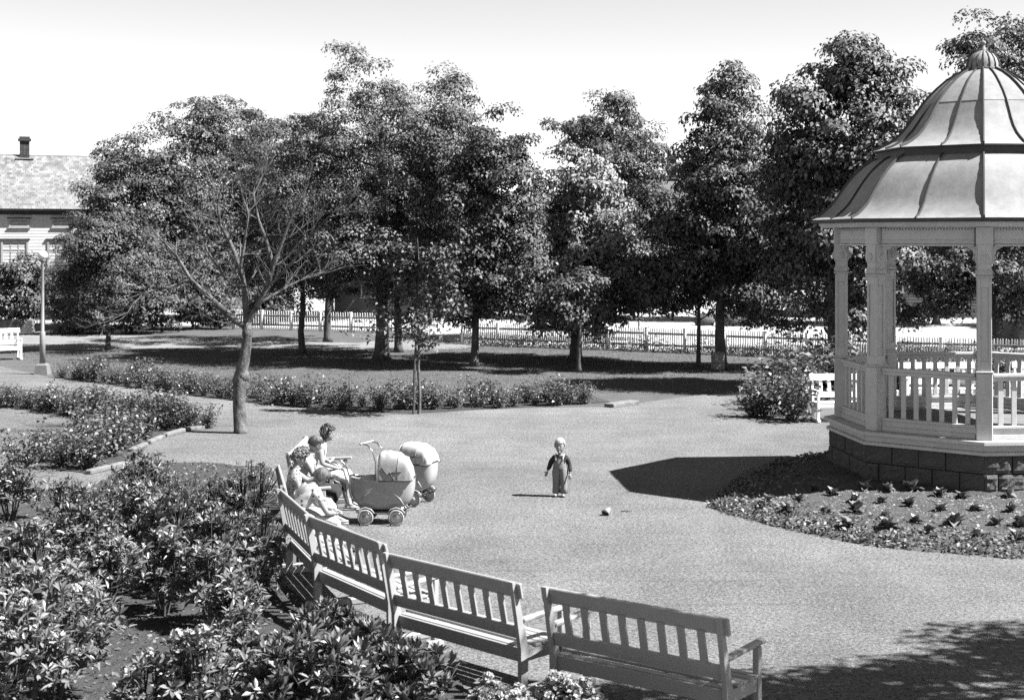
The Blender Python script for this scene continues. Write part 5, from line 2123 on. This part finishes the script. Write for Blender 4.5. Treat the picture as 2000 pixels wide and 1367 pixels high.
def seated(label, loc, facing, lean, hairm, hstyle, blouse, skirt, hands, head_yaw=0.0, head_pitch=-.2, knees=(.09, .09), feet=(.5, .5), sleeve=True, shoem=None, seedv=1, legs=None, side_lean=0.0):
    """local frame: +y forwards, x to the person's right-hand neighbour's side; seat at z=.44"""
    t = thing('person', label, 'person', (loc[0], loc[1], .008), facing)
    V = Vector
    ly = math.sin(lean)
    lz = math.cos(lean)
    pel = V((0, 0, .53))
    def up(d, x=0.0, f=0.0):
        return V((x + side_lean * d, d * ly + f * lz, .53 + d * lz - f * ly))
    J = {'pel': (pel, (.13, .10)), 'waist': (up(.18), (.105, .08)), 'chest': (up(.33), (.145, .10)), 'neckb': (up(.46), (.065, .058)), 'neck': (up(.51, f=.015), .05),
         'skull': (up(.56, f=.03), .05)}
    E = [('pel', 'waist'), ('waist', 'chest'), ('chest', 'neckb'), ('neckb', 'neck'), ('neck', 'skull')]
    for si, s in (('l', -1), ('r', 1)):
        kn = V((s * knees[0], .43, .50)) if legs is None else V(legs[si][0])
        an = V((s * knees[1], feet[0 if s < 0 else 1], .10)) if legs is None else V(legs[si][1])
        toe = an + V((0, .14, -.055))
        J['hip' + si] = (V((s * .085, .02, .52)), .085)
        J['th' + si] = (V((s * .085, .02, .52)).lerp(kn, .5), .078)
        J['kn' + si] = (kn, .056)
        J['cf' + si] = (kn.lerp(an, .4) + V((0, -.015, 0)), .052)
        J['an' + si] = (an, .034)
        J['toe' + si] = (toe, (.035, .022))
        E += [('pel', 'hip' + si), ('hip' + si, 'th' + si), ('th' + si, 'kn' + si), ('kn' + si, 'cf' + si), ('cf' + si, 'an' + si), ('an' + si, 'toe' + si)]
        el, wr = V(hands[si][0]), V(hands[si][1])
        sh = up(.415, s * .172)
        J['sh' + si] = (sh, .058)
        J['ua' + si] = (sh.lerp(el, .5), .048)
        J['el' + si] = (el, .036)
        J['fa' + si] = (el.lerp(wr, .4), .034)
        J['wr' + si] = (wr, .023)
        E += [('chest', 'sh' + si), ('sh' + si, 'ua' + si), ('ua' + si, 'el' + si), ('el' + si, 'fa' + si), ('fa' + si, 'wr' + si)]
    v, f = skin_mesh(J, E, 'pel')
    mb = MB()
    mb.add(v, f, 0)
    hc = up(.635, f=.045)
    R = head(mb, hc, head_yaw, head_pitch, .95)
    for si in 'lr':
        el, wr = J['el' + si][0], J['wr' + si][0]
        hand(mb, wr, wr - el, (0, 0, 1))
    obj('body', mb.mesh('body', [M['skin'], M['eye'], M['lip']], True), t)
    obj('hair', hair_mesh(hc, R, hstyle, 1.0, hairm, seedv), t)
    # blouse
    Jb = {k_: (J[k_][0], tuple(q + .024 for q in (J[k_][1] if hasattr(J[k_][1], '__len__') else (J[k_][1],) * 2))) for k_ in ('pel', 'waist', 'chest', 'shl', 'shr')}
    Jb['top'] = (up(.455), (.075, .06))
    Eb = [('pel', 'waist'), ('waist', 'chest'), ('chest', 'shl'), ('chest', 'shr'), ('chest', 'top')]
    for si in 'lr':
        fr = .55 if sleeve else .2
        Jb['sv' + si] = (J['sh' + si][0].lerp(J['el' + si][0], fr), .056)
        Eb.append(('sh' + si, 'sv' + si))
    v, f = skin_mesh(Jb, Eb, 'pel')
    v = crease(v, .010, seedv)
    mb = MB(); mb.add(v, f)
    obj('blouse', mb.mesh('blouse', blouse, True), t)
    cl = MB()
    ring = ell(up(.47, f=.01), (1, 0, 0), (0, .9, .25), .072, .062, 16)
    cl.tube(ring + ring[:2], .014, 6)
    obj('collar', cl.mesh('collar', blouse, True), t)
    # skirt lofted from the waist over the thighs to the knees
    kl, kr = J['knl'][0], J['knr'][0]
    km = (kl + kr) / 2
    hw = abs((kr - kl).x) / 2 + .085
    fdir = V((km.x, km.y, 0)).normalized()
    sd = V((fdir.y, -fdir.x, 0))
    rings = [ell(up(.2), (1, 0, 0), (0, 1, -.1), .135, .108), ell(V((0, .01, .57)), (1, 0, 0), (0, .8, .35), .185, .135), ell(V((0, .06, .535)), (1, 0, 0), (0, .5, .75), .2, .135, fold=.02),
             ell(V((km.x * .45, km.y * .45, .525)), sd, (0, .12, 1), .19, .118, fold=.03), ell(V((km.x * .8, km.y * .8, .52)), sd, (0, .05, 1), hw + .03, .105, fold=.05, ph=1),
             ell(km + fdir * .075 + V((0, 0, -.02)), sd, V((0, 0, .95)) + fdir * .25, hw + .045, .115, fold=.08, ph=2), ell(km + fdir * .10 + V((0, 0, -.13)), sd, fdir * .6 + V((0, 0, .9)), hw + .055, .125, fold=.12, ph=2)]
    obj('skirt', loft(rings, skirt, 'skirt'), t)
    for si in 'lr':
        mb = MB()
        an, toe = J['an' + si][0], J['toe' + si][0]
        d = (toe - an)
        d.z = 0
        d.normalize()
        R2 = Matrix.Rotation(math.atan2(-d.x, d.y), 3, 'Z')
        mb.sphere(V((an.x, an.y, .04)) + d * .075, (.043, .125, .036), 12, 0, R2)
        mb.box(V((an.x, an.y, .012)) + d * .06, (.075, .24, .02), R2, ch=.006)
        obj('shoe', mb.mesh('shoe', shoem or M['shoe'], True), t)
    return t


FB = math.radians(-78 + 0)     # facing of the bench that holds them: rz of bench b0 (x axis); forward = +y local
seated('woman with dark curly hair and white blouse looking over the yard', (-2.98, 22.4), math.radians(-84), .24, M['hair_d'], 'curly', M['cloth_w'], M['cloth_print'],
       {'l': ((-.24, .14, .72), (-.10, .36, .62)), 'r': ((.25, .12, .72), (.08, .37, .62))}, head_yaw=-.1, head_pitch=0.0, sleeve=False, seedv=3)
seated('woman with short brown hair leaning forward in white blouse and dark skirt', (-3.02, 21.3), math.radians(-86), .24, M['hair_b'], 'short', M['cloth_w'], M['cloth_d'],
       {'l': ((-.22, .2, .68), (-.08, .40, .62)), 'r': ((.22, .2, .68), (.06, .43, .62))}, head_yaw=-.15, head_pitch=-.35, seedv=5)
seated('woman with fair curly hair in grey printed dress reaching for the pram handle', (-2.95, 19.85), math.radians(-76), .10, M['hair_f'], 'curly', M['cloth_floral'], M['cloth_floral'],
       {'l': ((-.18, .24, .82), (-.10, .50, .88)), 'r': ((.25, .1, .72), (.12, .36, .62))}, head_yaw=-.2, head_pitch=-.45, seedv=8)
seated('woman with straight fair hair bowed over her lap in spotted blouse', (-2.80, 18.9), math.radians(-57), .62, M['hair_s'], 'bob', M['cloth_dot'], M['cloth_print'],
       {'l': ((-.2, .46, .62), (-.1, .62, .57)), 'r': ((.26, .36, .60), (.15, .54, .56))}, head_yaw=-.2, head_pitch=-.95, seedv=9,
       legs={'l': ((-.08, .45, .47), (-.06, .93, .11)), 'r': ((.09, .46, .47), (.07, 1.02, .10))})


def toddler():
    x, y = G(1094, 970)
    t = thing('person', 'fair-haired toddler in dark jumper and light checked dungarees on the gravel', 'person', (x, y, .008), math.radians(168))
    V = Vector
    J = {'pel': (V((0, 0, .40)), (.085, .07)), 'belly': (V((0, .01, .49)), (.082, .072)), 'chest': (V((0, 0, .58)), (.08, .062)), 'neckb': (V((0, 0, .655)), (.04, .038)), 'neck': (V((0, .005, .685)), .035), 'skull': (V((0, .01, .72)), .04)}
    E = [('pel', 'belly'), ('belly', 'chest'), ('chest', 'neckb'), ('neckb', 'neck'), ('neck', 'skull')]
    arms = {'l': (V((-.155, -.01, .50)), V((-.165, .05, .37))), 'r': (V((.165, -.02, .50)), V((.205, .0, .39)))}
    for si, s in (('l', -1), ('r', 1)):
        J['hip' + si] = (V((s * .05, 0, .36)), .06)
        J['kn' + si] = (V((s * .055, .01, .205)), .045)
        J['an' + si] = (V((s * .058, 0, .06)), .03)
        J['toe' + si] = (V((s * .068, .075, .03)), (.026, .018))
        E += [('pel', 'hip' + si), ('hip' + si, 'kn' + si), ('kn' + si, 'an' + si), ('an' + si, 'toe' + si)]
        el, wr = arms[si]
        J['sh' + si] = (V((s * .10, 0, .615)), .036)
        J['el' + si] = (el, .028)
        J['wr' + si] = (wr, .019)
        E += [('chest', 'sh' + si), ('sh' + si, 'el' + si), ('el' + si, 'wr' + si)]
    v, f = skin_mesh(J, E, 'pel')
    mb = MB(); mb.add(v, f, 0)
    hc = V((0, .015, .80))
    R = head(mb, hc, .0, -.05, 1.02)
    for si in 'lr':
        hand(mb, arms[si][1], arms[si][1] - arms[si][0], (0, 1, 0), .62)
    obj('body', mb.mesh('body', [M['skin'], M['eye'], M['lip']], True), t)
    obj('hair', hair_mesh(hc, R, 'short', 1.0, M['hair_w'], 4), t)
    Jj = {k_: (J[k_][0], tuple(q + .012 for q in (J[k_][1] if hasattr(J[k_][1], '__len__') else (J[k_][1],) * 2))) for k_ in ('pel', 'belly', 'chest', 'shl', 'shr', 'ell', 'elr')}
    Jj['top'] = (V((0, 0, .645)), (.05, .046))
    Ej = [('pel', 'belly'), ('belly', 'chest'), ('chest', 'top'), ('chest', 'shl'), ('chest', 'shr'), ('shl', 'ell'), ('shr', 'elr')]
    for si in 'lr':
        Jj['cu' + si] = (J['el' + si][0].lerp(J['wr' + si][0], .85), .03)
        Ej.append(('el' + si, 'cu' + si))
    v, f = skin_mesh(Jj, Ej, 'pel')
    v = crease(v, .005, 2)
    mb = MB(); mb.add(v, f)
    obj('jumper', mb.mesh('jumper', M['cloth_d'], True), t)
    # dungarees: wide legs, seat, bib and straps
    mb = MB()
    n = 18
    for s in (-1, 1):
        rings = [ell((s * .045, 0, .47), (1, 0, 0), (0, 1, 0), .068, .092, n), ell((s * .052, 0, .38), (1, 0, 0), (0, 1, 0), .078, .1, n), ell((s * .058, 0, .26), (1, 0, 0), (0, 1, 0), .062, .08, n, .05, 1),
                 ell((s * .062, 0, .15), (1, 0, 0), (0, 1, 0), .056, .07, n, .07, 2), ell((s * .064, .004, .055), (1, 0, 0), (0, 1, 0), .062, .076, n, .08, 3), ell((s * .064, .004, .05), (1, 0, 0), (0, 1, 0), .05, .064, n)]
        o = len(mb.v)
        vs = [p for r in rings for p in r]
        fs = [(i * n + k, i * n + (k + 1) % n, (i + 1) * n + (k + 1) % n, (i + 1) * n + k) for i in range(len(rings) - 1) for k in range(n)]
        mb.add(vs, fs)
    obj('dungarees', mb.mesh('dungarees', M['cloth_check'], True), t)
    mb = MB()
    rings = [ell((0, .005, .45), (1, 0, 0), (0, 1, 0), .115, .096, 24), ell((0, .008, .52), (1, 0, 0), (0, 1, 0), .108, .093, 24), ell((0, .008, .55), (1, 0, 0), (0, 1, 0), .104, .09, 24)]
    vs = [p for r in rings for p in r]
    mb.add(vs, [(i * 24 + k, i * 24 + (k + 1) % 24, (i + 1) * 24 + (k + 1) % 24, (i + 1) * 24 + k) for i in range(2) for k in range(24)])
    grid = []
    for j in range(5):
        z = .53 + .018 * j
        for i in range(7):
            a = math.radians(50 + 80 * i / 6)
            grid.append((.108 * math.cos(a), .005 + (.098 - .004 * j) * math.sin(a), z))
    mb.add(grid, [(j * 7 + i, j * 7 + i + 1, j * 7 + i + 8, j * 7 + i + 7) for j in range(4) for i in range(6)])
    obj('bib', mb.mesh('bib', M['cloth_check'], True), t)
    for s in (-1, 1):
        mb = MB()
        mb.tube([(s * .055, .096, .58), (s * .062, .07, .63), (s * .066, .02, .668), (s * .06, -.05, .64), (s * .05, -.085, .55)], .012, 6)
        obj('strap', mb.mesh('strap', M['cloth_w'], True), t)
    for s in (-1, 1):
        mb = MB()
        mb.sphere((s * .064, .045, .028), (.032, .07, .028), 12)
        obj('shoe', mb.mesh('shoe', M['shoe'], True), t)


toddler()

# toy bucket and twig
x, y = G(1186, 1006)
bt = thing('toy_bucket', 'small pale toy bucket tipped over on the gravel near the toddler', 'bucket', (x, y, .06), 0)
bt.scale = (.8, .8, .8)
Rm = Matrix.Rotation(math.radians(115), 3, 'X') @ Matrix.Rotation(math.radians(0), 3, 'Y')
Rm = Matrix.Rotation(math.radians(-35), 3, 'Z') @ Matrix.Rotation(math.radians(112), 3, 'X')
mb = MB(); mb.lathe([(.05, -.075), (.052, -.07), (.072, .07), (.076, .075), (.070, .075), (.05, -.06)], 18, mx=Rm); obj('body', mb.mesh('body', M['bucket'], True), bt)
mb = MB(); mb.lathe([(.068, .05), (.002, .052)], 18, mx=Rm); obj('mouth_disc', mb.mesh('mouth_disc', M['bucket_d'], True), bt)  # darker disc closing the bucket's mouth
mb = MB(); mb.tube([Rm @ Vector((.074 * math.cos(a), .02 + .05 * math.sin(a), .075 + .03 * math.sin(a))) for a in [PI * k / 8 for k in range(9)]], .004, 5); obj('handle', mb.mesh('handle', M['lampm'], True), bt)
x, y = G(1222, 1001)
mb = MB(); mb.tube([(-.07, .0, .015), (-.03, .01, .02), (.02, -.01, .018), (.07, -.03, .02), (.1, .02, .03)], [.009, .008, .007, .006, .003], 6); mb.tube([(.02, -.01, .018), (.05, .05, .04)], [.005, .002], 5)
obj('twig', mb.mesh('twig', M['bark'], True), None, (x, y, .006), label='crooked twig on the gravel right of the toy bucket', cat='twig')


# ------------------------------------------------------------------ rhododendrons in the foreground
def whorl(seedv, m, n=10, L0=.13, up=.25):
    rg = np.random.default_rng(seedv)
    vs, fs = [], []
    for i in range(n):
        a = 2 * PI * i / n + rg.uniform(-.25, .25)
        el = up + rg.uniform(-.45, .4) + (.5 if i % 3 == 0 else 0)
        L = L0 * rg.uniform(.75, 1.2)
        w = L * rg.uniform(.26, .34)
        d = Vector((math.cos(a) * math.cos(el), math.sin(a) * math.cos(el), math.sin(el)))
        s = Vector((-math.sin(a), math.cos(a), 0))
        nn = s.cross(d) * -1
        if nn.z < 0:
            nn = -nn
        s = (s + nn * rg.uniform(-.35, .35)).normalized()
        b = d * .012
        o = len(vs)
        bend = rg.uniform(.05, .22)
        for t, ww in ((0, .08), (.3, .85), (.65, 1.0), (1.0, .05)):
            c = b + d * (L * t) - Vector((0, 0, 1)) * (bend * L * t * t)
            vs += [c - s * (w * .5 * ww) + nn * (w * .12 * ww), c - nn * (w * .06), c + s * (w * .5 * ww) + nn * (w * .12 * ww)]
        for k in range(3):
            q = o + k * 3
            fs += [(q, q + 1, q + 4, q + 3), (q + 1, q + 2, q + 5, q + 4)]
    mb = MB(); mb.add(vs, fs)
    return mb.mesh('leaf_whorl', m)


WH = {'d': [whorl(500 + i, M['rhodo'], 9 + i % 3, .125, .2 + .1 * (i % 3)) for i in range(6)],
      'l': [whorl(520 + i, M['rhodo_l'], 10, .12, .35) for i in range(4)],
      'n': [whorl(540 + i, M['rhodo'], 12, .15, .75) for i in range(4)],
      's': [whorl(560 + i, M['rose'], 9, .055, .4) for i in range(4)]}


def truss(seedv, m):
    rg = np.random.default_rng(seedv)
    mb = MB()
    k = 13
    P, Nn, D = [], [], []
    for i in range(k):
        a, el = rg.uniform(0, 2 * PI), rg.uniform(.1, 1.5)
        d = np.array([math.cos(a) * math.cos(el), math.sin(a) * math.cos(el), math.sin(el)])
        c = d * .05
        for q in range(5):
            w = unit(np.cross(d, rg.normal(0, 1, 3))[None])[0]
            P.append(c)
            D.append(d * .7 + w)
            Nn.append(d - w * .5)
    n = len(P)
    v, f = leaves(np.array(P), np.array(Nn), np.array(D), rg.uniform(.035, .05, n), rg.uniform(.028, .04, n), .2, -.1)
    return poly_mesh('flower_truss', v, f, m)


TRS = [truss(600 + i, M['petal']) for i in range(3)] + [truss(610 + i, M['petal_g']) for i in range(2)]


def rhodo(px, py, h, r, kind, nw, nf, label, seedv, group='rhododendrons in the foreground bed', sc=1.0):
    """px, py: pixel of the bush centre at half height"""
    rnd = random.Random(seedv)
    x, y = G(px, py, h * .55)
    t = thing('rhododendron', label, 'shrub', (x, y, .015), 0, group)
    mb = MB()
    tips = []
    for i in range(nw):
        a = rnd.uniform(0, 2 * PI)
        if rnd.random() < .7:
            el = rnd.uniform(-.1, 1.5)
            rr = rnd.uniform(.85, 1.05)
        else:
            el = rnd.uniform(-.3, 1.3)
            rr = rnd.uniform(.45, .85)
        p = Vector((math.cos(a) * math.cos(el) * r * rr, math.sin(a) * math.cos(el) * r * rr, h * .42 + math.sin(el) * h * .58 * rr))
        p.z = max(p.z, .12)
        p *= 1 + .12 * math.sin(a * 3 + seedv)
        tips.append((p, a, el))
    hubs = [Vector((math.cos(q * 1.05 + seedv) * r * .3, math.sin(q * 1.05 + seedv) * r * .3, h * .45)) for q in range(6)]
    for q in hubs:
        mb.tube([(q.x * .3, q.y * .3, 0), (q.x * .7, q.y * .7, q.z * .5), q], [.018, .014, .010], 5, cap=False)
    for p, a, el in tips:
        q = min(hubs, key=lambda u: (u - p).length)
        mb.tube([q, q.lerp(p, .55) + Vector((0, 0, -.03)), p], [.008, .006, .005], 4, cap=False)
    obj('stem', mb.mesh('stem', M['stemm']), t)
    for i, (p, a, el) in enumerate(tips):
        k = kind if len(kind) == 1 else rnd.choice(kind)
        me = rnd.choice(WH[k])
        s = rnd.uniform(.8, 1.25) * sc
        tilt = max(0, .9 - el * .6)
        o = obj('leaf_whorl', me, t, p, (tilt * -math.sin(a) * .7 + rnd.gauss(0, .2), tilt * math.cos(a) * .7 + rnd.gauss(0, .2), rnd.uniform(0, 6.28)))
        o.scale = (s, s, s)
        if nf and el > .35 and i % max(1, nw // nf) == 0:
            fo = obj('flower_truss', rnd.choice(TRS), t, p + Vector((0, 0, .03)), (rnd.gauss(0, .3), rnd.gauss(0, .3), rnd.uniform(0, 6.28)))
            s = rnd.uniform(.8, 1.25) * sc
            fo.scale = (s, s, s)
    return t


RH = [  # px, py (half height), height, radius, leaf kinds, whorls, flowers, label
    (20, 965, .72, .5, 'd', 75, 0, 'broad dark rhododendron at the left edge beside the lawn'),
    (128, 990, .65, .48, 'ds', 65, 0, 'low rhododendron right of the broad dark one by the lawn'),
    (205, 990, .7, .45, 's', 80, 0, 'fine leaved shrub below the lower kerb stones'),
    (285, 945, .85, .5, 'sd', 90, 0, 'upright shrub with mixed leaves in front of the kerb stones'),
    (352, 975, .6, .5, 's', 80, 0, 'low fine leaved shrub at the gravel side of the bed'),
    (425, 985, .7, .5, 's', 90, 0, 'fine leaved shrub halfway between kerb stones and benches'),
    (485, 975, .9, .55, 's', 120, 0, 'dense small leaved shrub behind the farther benches'),
    (505, 1060, .7, .45, 's', 90, 0, 'shaded small leaved shrub against the backs of the end-on benches'),
    (265, 1015, .8, .6, 'dl', 85, 0, 'wide rhododendron in the middle back of the bed'),
    (170, 1065, .85, .55, 'd', 80, 2, 'dark rhododendron behind the bare soil patch'),
    (345, 1055, 1.0, .65, 'dn', 100, 0, 'big rhododendron with upright narrow leaves in mid bed'),
    (430, 1085, .85, .5, 'dn', 75, 0, 'rhododendron with glossy leaves left of the bench shadow'),
    (50, 1105, .8, .55, 'dl', 70, 12, 'rhododendron covered in pale blossom at the left edge'),
    (215, 1112, .7, .42, 'dl', 70, 12, 'pale flowering rhododendron above the soil patch'),
    (320, 1125, .8, .42, 'd', 70, 3, 'dark rhododendron with few blossoms in the bed centre'),
    (410, 1145, .8, .42, 'd', 65, 3, 'rhododendron with large drooping leaves near the third bench'),
    (455, 1195, .6, .36, 'dl', 55, 2, 'rhododendron with blossom buds left of the narrow leaved clump'),
    (500, 1135, .4, .4, 's', 60, 0, 'low ground shrub in the shadow of the third bench'),
    (35, 1215, .85, .6, 'dl', 80, 12, 'flowering rhododendron at the left edge below the blossom covered one'),
    (135, 1205, .8, .55, 'dl', 75, 9, 'flowering rhododendron beside the dark soil shadow'),
    (40, 1305, .9, .6, 'dl', 75, 5, 'rhododendron in the bottom left corner'),
    (110, 1262, .9, .48, 'd', 70, 2, 'dark spreading rhododendron casting black shade on the soil'),
    (385, 1325, .7, .36, 'dl', 45, 12, 'compact rhododendron with white blossom at the bottom edge'),
    (475, 1255, .55, .3, 'd', 25, 0, 'sparse rhododendron seedling on the soil'),
    (645, 1262, .55, .5, 'n', 90, 0, 'narrow leaved clump behind the third bench'),
    (585, 1305, .5, .45, 'n', 75, 0, 'narrow leaved clump left of the largest one'),
    (715, 1300, .55, .55, 'n', 90, 0, 'largest narrow leaved clump behind the second bench'),
    (640, 1345, .7, .5, 'nd', 75, 0, 'narrow leaved clump at the bottom edge'),
    (785, 1335, .5, .5, 'n', 75, 0, 'narrow leaved clump nearest the bench shadow'),
    (545, 1345, .6, .45, 'nd', 60, 0, 'rhododendron at the bottom edge left of the narrow leaved clumps'),
    (292, 1352, .5, .34, 'dl', 34, 4, 'low rhododendron at the bottom edge on open soil'),
    (968, 1402, .48, .30, 'l', 30, 36, 'white blossoming shrub before the gap between the two nearest benches'),
    (1095, 1402, .52, .36, 'l', 34, 40, 'white blossoming shrub behind the nearest bench'),
]
for i, r in enumerate(RH):
    r = (r[0], r[1], r[2], r[3] * .92, r[4], int(r[5] * 1.75), int(r[6] * 1.3), r[7])
    rhodo(*r[:7], r[7], 700 + i, sc=(.78 if r[4] != 's' else 1.0))
n = 5000
P = np.stack([RNG.uniform(-7, 0, n), RNG.uniform(11, 27, n), RNG.uniform(.02, .12, n)], 1)
P = P[in_poly(P, BED)]
k = (np.sin(P[:, 0] * 2.3 + 1) * np.cos(P[:, 1] * 1.1) > .05)
P = P[k]
n = len(P)
v, f = leaves(P, RNG.normal(0, .4, (n, 3)) + [0, 0, 1], RNG.normal(0, 1, (n, 3)), RNG.uniform(.03, .07, n), RNG.uniform(.02, .045, n))
obj('weeds', poly_mesh('weeds', v, f, M['rose']), kind='stuff')
